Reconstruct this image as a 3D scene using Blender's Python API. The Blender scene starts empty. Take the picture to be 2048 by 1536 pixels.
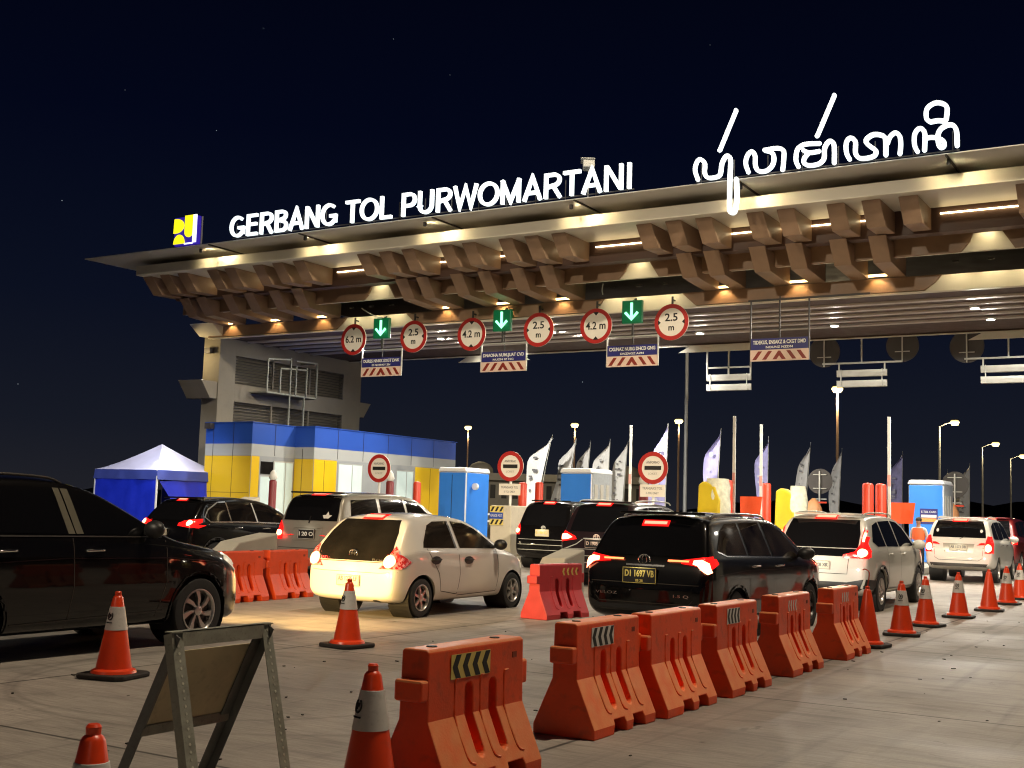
import bpy, bmesh, math, random
from math import sin, cos, pi, radians, atan
from mathutils import Vector, Matrix
from mathutils.bvhtree import BVHTree
from mathutils.geometry import delaunay_2d_cdt

random.seed(7)
scene = bpy.context.scene
COL = scene.collection

# ------------------------------------------------------------------ camera
cam_data = bpy.data.cameras.new("camera")
cam = bpy.data.objects.new("camera", cam_data)
COL.objects.link(cam)
scene.camera = cam
YAW, PITCH, ROLL = radians(31.3), atan(250 / 2400), 0.030
f_h = Vector((-sin(YAW), cos(YAW), 0)); r_h = Vector((cos(YAW), sin(YAW), 0)); zz = Vector((0, 0, 1))
fwd = cos(PITCH) * f_h + sin(PITCH) * zz
upv = cos(PITCH) * zz - sin(PITCH) * f_h
right = r_h * cos(ROLL) + upv * sin(ROLL)
upr = upv * cos(ROLL) - r_h * sin(ROLL)
cam.matrix_world = Matrix(((right.x, upr.x, -fwd.x, 0), (right.y, upr.y, -fwd.y, 0),
                           (right.z, upr.z, -fwd.z, 1.6), (0, 0, 0, 1)))
cam_data.sensor_width = 36
cam_data.lens = 36 * 2400 / 2048
cam_data.clip_start = 0.1
cam_data.clip_end = 3000

# ------------------------------------------------------------------ world: clear night sky
world = bpy.data.worlds.new("World")
scene.world = world
world.use_nodes = True
wn, wl = world.node_tree.nodes, world.node_tree.links
bg = wn["Background"]
tc = wn.new("ShaderNodeTexCoord"); sx = wn.new("ShaderNodeSeparateXYZ"); rp = wn.new("ShaderNodeValToRGB")
wl.new(tc.outputs["Generated"], sx.inputs[0]); wl.new(sx.outputs["Z"], rp.inputs[0]); wl.new(rp.outputs[0], bg.inputs[0])
cr = rp.color_ramp
cr.elements[0].position = 0.0; cr.elements[0].color = (0.0145, 0.0150, 0.0200, 1)
cr.elements[1].position = 0.55; cr.elements[1].color = (0.0006, 0.0008, 0.0030, 1)
for p_, c_ in ((0.06, (0.0080, 0.0098, 0.0170, 1)), (0.16, (0.0034, 0.0052, 0.0140, 1)), (0.30, (0.0010, 0.0021, 0.0095, 1))):
    e_ = cr.elements.new(p_); e_.color = c_
bg.inputs[1].default_value = 1.0

scene.view_settings.view_transform = 'Standard'
scene.view_settings.look = 'None'
scene.view_settings.exposure = 0.0
scene.view_settings.gamma = 1.0
scene.cycles.use_light_tree = True
scene.cycles.filter_width = 1.15
scene.cycles.sample_clamp_indirect = 4.0
scene.cycles.max_bounces = 6
scene.cycles.caustics_reflective = False
scene.cycles.caustics_refractive = False

# ------------------------------------------------------------------ materials
MATS = {}
def mat(name, col, rough=0.5, metal=0.0, emit=None, es=0.0, var=0.12, vscale=3.0, coat=0.0, bump=0.0, bscale=40.0, spec=0.5, dirt=0.0):
    if name in MATS: return MATS[name]
    m = bpy.data.materials.new(name); m.use_nodes = True
    n, l = m.node_tree.nodes, m.node_tree.links
    b = n["Principled BSDF"]
    b.inputs["Roughness"].default_value = rough; b.inputs["Metallic"].default_value = metal
    b.inputs["Specular IOR Level"].default_value = spec
    b.inputs["Coat Weight"].default_value = coat; b.inputs["Coat Roughness"].default_value = 0.04
    c4 = (*col, 1)
    if var > 0 or bump > 0:
        t = n.new("ShaderNodeTexCoord")
    if var > 0:
        no = n.new("ShaderNodeTexNoise"); no.inputs["Scale"].default_value = vscale; no.inputs["Detail"].default_value = 6
        l.new(t.outputs["Object"], no.inputs["Vector"])
        mr = n.new("ShaderNodeMapRange"); mr.inputs[1].default_value = 0.25; mr.inputs[2].default_value = 0.75
        mr.inputs[3].default_value = 1 - var; mr.inputs[4].default_value = 1 + var
        l.new(no.outputs[0], mr.inputs[0])
        mx = n.new("ShaderNodeMix"); mx.data_type = 'RGBA'; mx.blend_type = 'MULTIPLY'; mx.inputs[0].default_value = 1.0
        mx.inputs[6].default_value = c4; l.new(mr.outputs[0], mx.inputs[7])
        out = mx.outputs[2]
        if dirt > 0:
            n2 = n.new("ShaderNodeTexNoise"); n2.inputs["Scale"].default_value = vscale * 4; n2.inputs["Detail"].default_value = 8
            l.new(t.outputs["Object"], n2.inputs["Vector"])
            m2 = n.new("ShaderNodeMapRange"); m2.inputs[1].default_value = 0.52; m2.inputs[2].default_value = 0.75; m2.inputs[3].default_value = 0; m2.inputs[4].default_value = dirt
            l.new(n2.outputs[0], m2.inputs[0])
            m3 = n.new("ShaderNodeMix"); m3.data_type = 'RGBA'; l.new(m2.outputs[0], m3.inputs[0]); l.new(out, m3.inputs[6]); m3.inputs[7].default_value = (0.06, 0.05, 0.04, 1)
            out = m3.outputs[2]
        l.new(out, b.inputs["Base Color"])
        r2 = n.new("ShaderNodeMapRange"); r2.inputs[1].default_value = 0.3; r2.inputs[2].default_value = 0.7
        r2.inputs[3].default_value = max(0.01, rough * (1 - var)); r2.inputs[4].default_value = min(1, rough * (1 + var))
        l.new(no.outputs[0], r2.inputs[0]); l.new(r2.outputs[0], b.inputs["Roughness"])
    else:
        b.inputs["Base Color"].default_value = c4
    if bump > 0:
        nb = n.new("ShaderNodeTexNoise"); nb.inputs["Scale"].default_value = bscale; nb.inputs["Detail"].default_value = 5
        l.new(t.outputs["Object"], nb.inputs["Vector"])
        bp = n.new("ShaderNodeBump"); bp.inputs["Strength"].default_value = bump; bp.inputs["Distance"].default_value = 0.02
        l.new(nb.outputs[0], bp.inputs["Height"]); l.new(bp.outputs[0], b.inputs["Normal"])
    if emit:
        b.inputs["Emission Color"].default_value = (*emit, 1); b.inputs["Emission Strength"].default_value = es
    MATS[name] = m
    return m

def paint(name, col, flake=0.0, rough=0.35, metal=0.0):
    return mat(name, col, rough, metal, var=0.05, vscale=1.5, coat=1.0)

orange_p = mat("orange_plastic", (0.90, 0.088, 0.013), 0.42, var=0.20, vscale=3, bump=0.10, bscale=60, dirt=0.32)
def lit_aprons(m, col):
    """light from above painted onto the upward facing aprons as a paler, dusty tint"""
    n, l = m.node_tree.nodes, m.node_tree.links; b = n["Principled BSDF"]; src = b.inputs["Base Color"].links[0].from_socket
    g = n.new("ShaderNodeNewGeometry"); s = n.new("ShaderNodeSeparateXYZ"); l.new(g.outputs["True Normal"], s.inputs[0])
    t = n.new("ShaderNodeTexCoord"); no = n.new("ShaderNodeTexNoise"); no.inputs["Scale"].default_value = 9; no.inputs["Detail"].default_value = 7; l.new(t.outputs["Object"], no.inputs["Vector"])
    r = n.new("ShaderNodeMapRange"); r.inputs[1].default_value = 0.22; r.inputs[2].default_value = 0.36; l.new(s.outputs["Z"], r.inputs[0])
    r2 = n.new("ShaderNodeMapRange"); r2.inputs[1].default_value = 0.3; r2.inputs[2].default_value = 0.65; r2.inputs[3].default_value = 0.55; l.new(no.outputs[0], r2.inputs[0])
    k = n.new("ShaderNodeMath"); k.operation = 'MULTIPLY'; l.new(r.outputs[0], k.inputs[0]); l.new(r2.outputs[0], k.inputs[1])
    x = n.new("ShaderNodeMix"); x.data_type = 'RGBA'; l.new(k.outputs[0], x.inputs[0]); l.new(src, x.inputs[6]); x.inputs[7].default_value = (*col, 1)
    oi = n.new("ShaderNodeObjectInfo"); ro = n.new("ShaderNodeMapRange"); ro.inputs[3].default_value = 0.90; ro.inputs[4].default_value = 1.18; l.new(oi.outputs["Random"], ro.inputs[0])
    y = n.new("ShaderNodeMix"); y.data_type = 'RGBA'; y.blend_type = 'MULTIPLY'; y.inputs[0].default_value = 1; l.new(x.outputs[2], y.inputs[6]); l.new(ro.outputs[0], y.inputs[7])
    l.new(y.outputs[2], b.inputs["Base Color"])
lit_aprons(orange_p, (0.90, 0.31, 0.12))  # paler colour on the slopes stands in for light from above
red_p = mat("red_plastic", (0.55, 0.045, 0.055), 0.42, var=0.14, vscale=5, bump=0.06, dirt=0.15)
orange2_p = mat("bright_orange_plastic", (0.70, 0.075, 0.016), 0.42, var=0.12, vscale=5, bump=0.06, dirt=0.15)
cone_o = mat("cone_orange", (0.80, 0.060, 0.012), 0.32, var=0.08, vscale=6, dirt=0.12)
cone_w = mat("cone_white_sleeve", (0.62, 0.60, 0.57), 0.35, var=0.08, vscale=9, dirt=0.2)
cone_base = mat("cone_black_rubber", (0.022, 0.018, 0.016), 0.7, var=0.2)
black_p = mat("black_plastic", (0.012, 0.012, 0.013), 0.45, var=0.1)
black_ink = mat("black_print", (0.012, 0.012, 0.012), 0.5, var=0)
white_ink = mat("white_print", (0.75, 0.75, 0.72), 0.45, var=0.05)
yellow_ink = mat("yellow_reflective", (0.72, 0.58, 0.16), 0.4, var=0.08)
rubber = mat("tyre_rubber", (0.018, 0.018, 0.018), 0.75, var=0.15, bump=0.1)
rim_s = mat("alloy_rim", (0.62, 0.60, 0.58), 0.28, 0.9, var=0.05)
rim_d = mat("dark_alloy", (0.05, 0.05, 0.05), 0.35, 0.6, var=0.05)
chrome = mat("chrome_trim", (0.75, 0.74, 0.72), 0.15, 1.0, var=0)
glass_d = mat("tinted_glass", (0.006, 0.006, 0.007), 0.045, var=0, spec=0.6)
glass_b = mat("dim_glass", (0.012, 0.011, 0.010), 0.05, var=0.5, vscale=2.2, spec=0.7)
lens_red = mat("red_lens", (0.40, 0.008, 0.008), 0.12, emit=(1, 0.010, 0.008), es=1.5, var=0)
def lens_pattern():
    m = mat("patterned_red_lens", (0.5, 0.05, 0.04), 0.15, emit=(1, 0.06, 0.045), es=0.3, var=0); n, l = m.node_tree.nodes, m.node_tree.links
    t = n.new("ShaderNodeTexCoord"); v = n.new("ShaderNodeTexVoronoi"); v.inputs["Scale"].default_value = 34; l.new(t.outputs["Object"], v.inputs["Vector"])
    r = n.new("ShaderNodeValToRGB"); l.new(v.outputs["Color"], r.inputs[0]); r.color_ramp.elements[0].color = (0.45, 0.02, 0.02, 1); r.color_ramp.elements[1].color = (0.85, 0.42, 0.38, 1); r.color_ramp.elements[0].position = 0.35
    l.new(r.outputs[0], n["Principled BSDF"].inputs["Base Color"]); l.new(r.outputs[0], n["Principled BSDF"].inputs["Emission Color"]); return m
lens_pat = lens_pattern()
lens_dim = mat("unlit_red_lens", (0.45, 0.02, 0.02), 0.15, emit=(1, 0.02, 0.015), es=0.12, var=0.3, vscale=30)
bulb_red = mat("lit_brake_bulb", (0.8, 0.2, 0.1), 0.3, emit=(1, 0.30, 0.14), es=9.0, var=0)
bulb_warm = mat("lit_round_bulb", (0.8, 0.6, 0.3), 0.3, emit=(1, 0.52, 0.20), es=5.0, var=0)
brake_bar = mat("lit_brake_bar", (0.8, 0.1, 0.1), 0.3, emit=(1, 0.15, 0.09), es=4.5, var=0)
amber_bar = mat("lit_amber_bar", (0.8, 0.3, 0.1), 0.3, emit=(1, 0.16, 0.05), es=4.0, var=0)
head_glass = mat("headlight_glass", (0.6, 0.58, 0.52), 0.08, emit=(1, 0.85, 0.6), es=0.35, var=0.25, vscale=25)
plate_b = mat("black_number_plate", (0.015, 0.015, 0.016), 0.4, var=0)
plate_w = mat("white_number_plate", (0.62, 0.58, 0.46), 0.4, var=0.05)

concrete_w = mat("wall_concrete", (0.22, 0.20, 0.16), 0.8, var=0.12, vscale=1.2, bump=0.15, bscale=18, dirt=0.12)
cream = mat("cream_panel", (0.62, 0.58, 0.47), 0.45, var=0.05, vscale=0.8)
fascia_m = mat("pale_fascia_panel", (0.66, 0.62, 0.52), 0.4, 0.1, var=0.06, vscale=0.7)
brown = mat("brown_panel", (0.275, 0.175, 0.108), 0.48, var=0.16, vscale=2.0, bump=0.05, bscale=30)
brown_d = mat("dark_brown_panel", (0.085, 0.046, 0.034), 0.55, var=0.14, vscale=1.5)
roof_m = mat("roof_sheet", (0.56, 0.54, 0.49), 0.45, 0.2, var=0.08, vscale=0.6)
joint_m = mat("dark_joint", (0.03, 0.022, 0.015), 0.7, var=0)
slat_m = mat("pale_ceiling_slat", (0.52, 0.47, 0.44), 0.5, var=0.06)
ceil_m = mat("ceiling_board", (0.062, 0.036, 0.030), 0.6, var=0.1)
strip_m = mat("warm_strip_light", (1, 0.9, 0.7), 0.4, emit=(1, 0.78, 0.42), es=9.0, var=0)
strip_m2 = mat("warm_cove_light", (1, 0.9, 0.7), 0.4, emit=(1, 0.66, 0.27), es=8.0, var=0)
floodl = mat("white_flood_lens", (1, 1, 1), 0.4, emit=(1, 0.97, 0.90), es=40.0, var=0)
letter_m = mat("lit_white_acrylic", (0.9, 0.95, 1), 0.4, emit=(0.84, 0.95, 1.0), es=1.25, var=0)
letter_side = mat("letter_return", (0.30, 0.34, 0.40), 0.4, emit=(0.55, 0.75, 1.0), es=0.5, var=0)
logo_y = mat("lit_yellow_acrylic", (0.9, 0.8, 0.05), 0.4, emit=(1.0, 0.86, 0.010), es=1.15, var=0)
logo_b = mat("lit_blue_acrylic", (0.03, 0.02, 0.3), 0.4, emit=(0.030, 0.012, 0.34), es=0.8, var=0)
logo_w = mat("lit_white_edge", (0.9, 0.9, 0.9), 0.4, emit=(1, 1, 1), es=1.6, var=0)
green_e = mat("lit_green_lamp", (0.1, 0.9, 0.4), 0.4, emit=(0.34, 1.0, 0.58), es=1.9, var=0)
green_case = mat("green_signal_case", (0.006, 0.05, 0.02), 0.35, emit=(0.0, 0.32, 0.10), es=0.22, var=0.1)
sign_red = mat("sign_red", (0.42, 0.022, 0.018), 0.4, var=0.06)
sign_white = mat("sign_white", (0.80, 0.75, 0.66), 0.4, var=0.04)
sign_blue = mat("sign_navy", (0.020, 0.022, 0.15), 0.4, var=0.05)
sign_pale = mat("sign_pink_white", (0.66, 0.50, 0.42), 0.45, var=0.06)
stripe_red = mat("sign_dark_red", (0.20, 0.018, 0.010), 0.45, var=0.05)
steel = mat("painted_steel", (0.50, 0.50, 0.46), 0.45, 0.3, var=0.1)
steel_d = mat("dark_steel", (0.055, 0.05, 0.048), 0.5, 0.3, var=0.1)
galv = mat("galvanised_steel", (0.36, 0.37, 0.31), 0.5, 0.35, var=0.22, vscale=14, dirt=0.35)
galv_in = mat("galvanised_inside", (0.20, 0.21, 0.20), 0.55, 0.35, var=0.2, vscale=10, dirt=0.3)
board_m = mat("weathered_board", (0.62, 0.54, 0.34), 0.65, var=0.22, vscale=5, dirt=0.25)
acp_blue = mat("blue_cladding", (0.020, 0.075, 0.40), 0.38, var=0.06, vscale=0.7)
acp_yel = mat("yellow_cladding", (0.66, 0.43, 0.006), 0.42, var=0.06, vscale=0.7)
acp_wht = mat("white_cladding", (0.34, 0.36, 0.37), 0.45, var=0.06, vscale=0.7)
acp_gry = mat("grey_cladding", (0.27, 0.29, 0.31), 0.5, var=0.05)
lit_win = mat("lit_window", (0.5, 0.6, 0.6), 0.15, emit=(0.62, 0.80, 0.74), es=0.24, var=0.10, vscale=1.0)
alu = mat("window_aluminium", (0.55, 0.57, 0.57), 0.35, 0.5, var=0.05)
tent_b = mat("blue_tarpaulin", (0.010, 0.03, 0.60), 0.45, var=0.12, vscale=2, bump=0.4, bscale=4)
tent_w = mat("pale_tent_fabric", (0.52, 0.52, 0.72), 0.6, var=0.08, vscale=2, bump=0.2, bscale=5)
booth_b = mat("blue_booth_plastic", (0.030, 0.20, 0.72), 0.4, var=0.08, vscale=1.5)
booth_w = mat("white_booth_plastic", (0.70, 0.73, 0.76), 0.4, var=0.06)
booth_g = mat("grey_booth_vent", (0.30, 0.33, 0.36), 0.5, var=0.2, vscale=12)
mach_y = mat("yellow_machine", (0.60, 0.44, 0.015), 0.35, var=0.08)
mach_w = mat("clear_wrap_white", (0.66, 0.66, 0.52), 0.2, var=0.2, vscale=7, bump=0.7, bscale=9)
post_r = mat("red_post", (0.62, 0.050, 0.018), 0.4, var=0.08)
maroon_p = mat("maroon_post", (0.22, 0.025, 0.03), 0.45, var=0.08)
box_o = mat("orange_red_panel", (0.80, 0.080, 0.012), 0.4, var=0.06)
kerb_m = mat("island_concrete", (0.42, 0.40, 0.34), 0.75, var=0.1, bump=0.1)
nose_m = mat("cream_block_paint", (0.60, 0.55, 0.44), 0.6, var=0.08, vscale=2, dirt=0.15)
pole_w = mat("white_boom", (0.75, 0.74, 0.70), 0.4, var=0.04)
flag_w = mat("white_banner_cloth", (0.80, 0.80, 0.78), 0.7, var=0.08, bump=0.2, bscale=6)
flag_b = mat("violet_banner_print", (0.32, 0.31, 0.58), 0.7, var=0.25, vscale=3)
flag_g = mat("green_banner_print", (0.42, 0.46, 0.22), 0.7, var=0.2, vscale=4)
grey_ink = mat("grey_print", (0.16, 0.16, 0.17), 0.6, var=0.2)
lamp_e = mat("sodium_lamp_lens", (1, 0.9, 0.6), 0.4, emit=(1.0, 0.74, 0.28), es=3.0, var=0)
lamp_pole = mat("lamp_pole", (0.34, 0.22, 0.15), 0.5, 0.2, var=0.1)
lamp_pole_g = mat("grey_lamp_pole", (0.42, 0.43, 0.43), 0.5, 0.2, var=0.1)
bldg_m = mat("dim_far_wall", (0.26, 0.25, 0.23), 0.8, var=0.08)
bldg_dk = mat("far_dark_opening", (0.02, 0.02, 0.022), 0.6, var=0)
tree_m = mat("dark_foliage", (0.008, 0.011, 0.007), 0.8, var=0.4, vscale=0.6)
trunk_m = mat("tree_bark", (0.08, 0.06, 0.045), 0.85, var=0.2)
skin_m = mat("skin", (0.36, 0.20, 0.13), 0.55, var=0.05)
hair_m = mat("black_hair", (0.012, 0.010, 0.009), 0.6, var=0)
shirt_m = mat("white_shirt", (0.55, 0.50, 0.46), 0.7, var=0.08)
vest_m = mat("orange_vest", (0.7, 0.14, 0.04), 0.6, var=0.05)
trouser_m = mat("dark_trousers", (0.03, 0.03, 0.04), 0.7, var=0.1)

# ground shader: broom finished concrete, slab joints, tyre marks, stains
def ground_material():
    m = bpy.data.materials.new("concrete_pavement"); m.use_nodes = True
    n, l = m.node_tree.nodes, m.node_tree.links
    b = n["Principled BSDF"]
    tc = n.new("ShaderNodeTexCoord")
    def noise(scale, detail=6, sc=(1, 1, 1), rot=0.0, dist=0.0):
        mp = n.new("ShaderNodeMapping"); mp.inputs["Scale"].default_value = sc; mp.inputs["Rotation"].default_value = (0, 0, rot)
        l.new(tc.outputs["Object"], mp.inputs[0])
        t = n.new("ShaderNodeTexNoise"); t.inputs["Scale"].default_value = scale; t.inputs["Detail"].default_value = detail; t.inputs["Distortion"].default_value = dist
        l.new(mp.outputs[0], t.inputs["Vector"]); return t.outputs[0]
    def rng(s, a, b_, c, d):
        r = n.new("ShaderNodeMapRange"); r.inputs[1].default_value = a; r.inputs[2].default_value = b_; r.inputs[3].default_value = c; r.inputs[4].default_value = d
        l.new(s, r.inputs[0]); return r.outputs[0]
    def mul(a, b_):
        q = n.new("ShaderNodeMath"); q.operation = 'MULTIPLY'
        for i, v in enumerate((a, b_)):
            if isinstance(v, float): q.inputs[i].default_value = v
            else: l.new(v, q.inputs[i])
        return q.outputs[0]
    big = rng(noise(0.16, 8, dist=0.6), 0.3, 0.7, 0.66, 1.20)
    mid = rng(noise(1.1, 8, dist=0.4), 0.3, 0.72, 0.80, 1.14)
    broom = rng(noise(3.0, 6, (1.3, 15, 1), 0.10, 0.5), 0.30, 0.70, 0.80, 1.14)
    streak = rng(noise(1.0, 4, (0.9, 5.0, 1), 0.16, 0.8), 0.50, 0.70, 1.0, 0.74)
    drips = rng(noise(2.6, 4, (1, 1, 1), 0.0, 1.2), 0.66, 0.74, 1.0, 0.55)
    tyre = rng(noise(1.0, 5, (4.0, 0.16, 1), 0.05, 0.5), 0.56, 0.76, 1.0, 0.60)
    fine = rng(noise(55, 3), 0.2, 0.8, 0.90, 1.08)
    v = mul(mul(mul(mul(big, mid), mul(broom, fine)), mul(streak, tyre)), drips)
    # slab joints
    sep = n.new("ShaderNodeSeparateXYZ"); l.new(tc.outputs["Object"], sep.inputs[0])
    def joint(sock, off, period, w):
        a = n.new("ShaderNodeMath"); a.operation = 'ADD'; l.new(sock, a.inputs[0]); a.inputs[1].default_value = off
        p = n.new("ShaderNodeMath"); p.operation = 'PINGPONG'; l.new(a.outputs[0], p.inputs[0]); p.inputs[1].default_value = period / 2
        return rng(p.outputs[0], w * 0.5, w, 0.22, 1.0)
    jx = joint(sep.outputs[0], 4.04 + 5.0 * 40, 5.0, 0.022)
    jy = joint(sep.outputs[1], -5.49 + 5.0 * 40, 5.0, 0.020)
    v = mul(v, mul(jx, jy))
    # a round tyre scuff
    for (cx, cy, r0, w) in ((-7.6, 8.1, 1.9, 0.05), (-7.2, 8.6, 2.6, 0.07), (-9.6, 12.0, 2.2, 0.05)):
        sb = n.new("ShaderNodeVectorMath"); sb.operation = 'DISTANCE'; l.new(tc.outputs["Object"], sb.inputs[0]); sb.inputs[1].default_value = (cx, cy, 0)
        s2 = n.new("ShaderNodeMath"); s2.operation = 'SUBTRACT'; l.new(sb.outputs["Value"], s2.inputs[0]); s2.inputs[1].default_value = r0
        s3 = n.new("ShaderNodeMath"); s3.operation = 'ABSOLUTE'; l.new(s2.outputs[0], s3.inputs[0])
        v = mul(v, rng(s3.outputs[0], 0.0, w, 0.74, 1.0))
    mx = n.new("ShaderNodeMix"); mx.data_type = 'RGBA'; mx.blend_type = 'MULTIPLY'; mx.inputs[0].default_value = 1
    mx.inputs[6].default_value = (0.345, 0.315, 0.280, 1); l.new(v, mx.inputs[7])
    l.new(mx.outputs[2], b.inputs["Base Color"])
    l.new(rng(noise(0.5, 6), 0.3, 0.7, 0.50, 0.72), b.inputs["Roughness"])
    bp = n.new("ShaderNodeBump"); bp.inputs["Strength"].default_value = 0.35; bp.inputs["Distance"].default_value = 0.01
    l.new(v, bp.inputs["Height"]); l.new(bp.outputs[0], b.inputs["Normal"])
    return m
ground_m = ground_material()

# ------------------------------------------------------------------ geometry helpers
class MB:
    def __init__(self): self.bm = bmesh.new(); self.mi = 0
    def face(self, vs):
        try:
            f = self.bm.faces.new(vs); f.material_index = self.mi; return f
        except ValueError: return None
    def prism(self, poly, axis, a0, a1):
        def P(u, v, a):
            return {'x': (a, u, v), 'y': (u, a, v), 'z': (u, v, a)}[axis]
        A = [self.bm.verts.new(P(u, v, a0)) for u, v in poly]
        B = [self.bm.verts.new(P(u, v, a1)) for u, v in poly]
        n = len(poly)
        self.face(A); self.face(B)
        for i in range(n): self.face([A[i], A[(i + 1) % n], B[(i + 1) % n], B[i]])
        return self
    def box(self, c, s, rz=0.0):
        x, y, z = (q / 2 for q in s)
        M = Matrix.Translation(c) @ Matrix.Rotation(rz, 4, 'Z')
        v = [self.bm.verts.new(M @ Vector((sx * x, sy * y, sz * z))) for sz in (-1, 1) for sy in (-1, 1) for sx in (-1, 1)]
        for f in ((0, 1, 3, 2), (4, 5, 7, 6), (0, 1, 5, 4), (2, 3, 7, 6), (0, 2, 6, 4), (1, 3, 7, 5)): self.face([v[i] for i in f])
        return self
    def bar(self, p0, p1, w, h):   # rectangular bar along p0-p1
        p0, p1 = Vector(p0), Vector(p1); d = (p1 - p0).normalized()
        u = Vector((0, 0, 1)) if abs(d.z) < 0.95 else Vector((1, 0, 0))
        s = d.cross(u).normalized(); t = s.cross(d)
        R = []
        for p in (p0, p1):
            R.append([self.bm.verts.new(p + s * a * w / 2 + t * b * h / 2) for a, b in ((-1, -1), (1, -1), (1, 1), (-1, 1))])
        self.face(R[0]); self.face(R[1])
        for i in range(4): self.face([R[0][i], R[0][(i + 1) % 4], R[1][(i + 1) % 4], R[1][i]])
        return self
    def tube(self, pts, r, n=8, r1=None, caps=True, closed=False):
        pts = [Vector(p) for p in pts]; rings = []; N = len(pts); prev = None
        for i, p in enumerate(pts):
            a = pts[(i - 1) % N] if (closed or i > 0) else p
            c = pts[(i + 1) % N] if (closed or i < N - 1) else p
            d = (c - a).normalized()
            if prev is None:
                u = Vector((0, 0, 1)) if abs(d.z) < 0.9 else Vector((1, 0, 0))
                s = d.cross(u).normalized()
            else:
                s = (prev - d * prev.dot(d)).normalized()
            prev = s; t = d.cross(s)
            rr = r if r1 is None else r + (r1 - r) * i / max(1, N - 1)
            rings.append([self.bm.verts.new(p + (s * cos(2 * pi * k / n) + t * sin(2 * pi * k / n)) * rr) for k in range(n)])
        for i in range(N if closed else N - 1):
            A, B = rings[i], rings[(i + 1) % N]
            for k in range(n): self.face([A[k], A[(k + 1) % n], B[(k + 1) % n], B[k]])
        if caps and not closed: self.face(rings[0]); self.face(rings[-1])
        return self
    def lathe(self, prof, n=32, M=Matrix(), cap0=True, cap1=True):
        R = []
        for r, z in prof:
            R.append([self.bm.verts.new(M @ Vector((r * cos(2 * pi * k / n), r * sin(2 * pi * k / n), z))) for k in range(n)])
        for A, B in zip(R, R[1:]):
            for k in range(n): self.face([A[k], A[(k + 1) % n], B[(k + 1) % n], B[k]])
        if cap0: self.face(R[0])
        if cap1: self.face(R[-1])
        return self
    def xform(self, M):
        self.bm.transform(M); return self
    def build(self, name, mats, parent=None, smooth=None, bevel=0.0, seg=2):
        bmesh.ops.recalc_face_normals(self.bm, faces=self.bm.faces)
        me = bpy.data.meshes.new(name); self.bm.to_mesh(me); self.bm.free()
        return link_mesh(name, me, mats, parent, smooth, bevel, seg)

def link_mesh(name, me, mats, parent=None, smooth=None, bevel=0.0, seg=2):
    for m in (mats if isinstance(mats, (list, tuple)) else [mats]): me.materials.append(m)
    o = bpy.data.objects.new(name, me); COL.objects.link(o)
    if parent: o.parent = parent
    if smooth:
        me.shade_smooth()
        me.set_sharp_from_angle(angle=radians(smooth))
    if bevel:
        b = o.modifiers.new("bevel", 'BEVEL'); b.width = bevel; b.segments = seg; b.limit_method = 'ANGLE'; b.angle_limit = radians(40)
    return o

def thing(name, label, cat, loc=(0, 0, 0), rz=0.0, group=None):
    o = bpy.data.objects.new(name, None); COL.objects.link(o)
    o.location = loc; o.rotation_euler = (0, 0, rz); o.empty_display_size = 0.3
    tag(o, label, cat, group); return o
def tag(o, label, cat, group=None):
    o["label"] = label; o["category"] = cat
    if group: o["group"] = group
    return o
def struct(o, kind='structure'): o["kind"] = kind; return o
def copy_tree(o, parent=None):
    c = o.copy(); COL.objects.link(c)
    if parent: c.parent = parent
    for ch in o.children: copy_tree(ch, c)
    return c

def text(name, body, size, m, parent, M, extrude=0.002, width=None, offset=0.0, align='CENTER', sx=1.0):
    cu = bpy.data.curves.new(name, 'FONT'); cu.body = body; cu.size = size; cu.extrude = extrude; cu.offset = offset
    cu.align_x = align; cu.align_y = 'CENTER'; cu.resolution_u = 3
    ob = bpy.data.objects.new(name, cu)
    me = bpy.data.meshes.new_from_object(ob)
    bpy.data.objects.remove(ob); bpy.data.curves.remove(cu)
    xs = [v.co.x for v in me.vertices]
    if width and xs: sx = width / (max(xs) - min(xs))
    me.transform(M @ Matrix.Diagonal((sx, 1, 1, 1)))
    return link_mesh(name, me, m, parent)
FRONT = Matrix.Rotation(pi / 2, 4, 'X')     # text plane facing -Y
SIDE = Matrix.Rotation(pi / 2, 4, 'Z') @ Matrix.Rotation(pi / 2, 4, 'X')   # facing +X, reading towards +Y
def at(x, y, z, R=FRONT): return Matrix.Translation((x, y, z)) @ R

def light(kind, loc, energy, color, size=0.3, target=None, spot=None, blend=0.5):
    d = bpy.data.lights.new("lamp_light", kind); d.energy = energy; d.color = color
    if kind == 'AREA': d.size = size
    elif kind in ('POINT', 'SPOT'): d.shadow_soft_size = size
    if kind == 'SPOT': d.spot_size = radians(spot); d.spot_blend = blend
    o = bpy.data.objects.new("lamp_light", d); COL.objects.link(o); o.location = loc
    if target is not None:
        o.rotation_euler = (Vector(target) - Vector(loc)).to_track_quat('-Z', 'Y').to_euler()
    return o

def cr_spline(P, closed=False, k=6):
    P = [Vector((*p, 0)) if len(p) == 2 else Vector(p) for p in P]; out = []; n = len(P)
    for i in range(n if closed else n - 1):
        p0 = P[(i - 1) % n] if (closed or i > 0) else P[i]
        p1, p2 = P[i], P[(i + 1) % n]
        p3 = P[(i + 2) % n] if (closed or i + 2 < n) else p2
        for j in range(k):
            t = j / k
            out.append(0.5 * ((2 * p1) + (p2 - p0) * t + (2 * p0 - 5 * p1 + 4 * p2 - p3) * t * t + (3 * p1 - p0 - 3 * p2 + p3) * t ** 3))
    if not closed: out.append(P[-1])
    return out
# ------------------------------------------------------------------ ground and far land
g = MB(); S = 900
for (x0, y0, x1, y1) in ((-S, -200, S, S),):
    g.face([g.bm.verts.new(p) for p in ((x0, y0, 0), (x1, y0, 0), (x1, y1, 0), (x0, y1, 0))])
struct(g.build("ground", ground_m))

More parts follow.
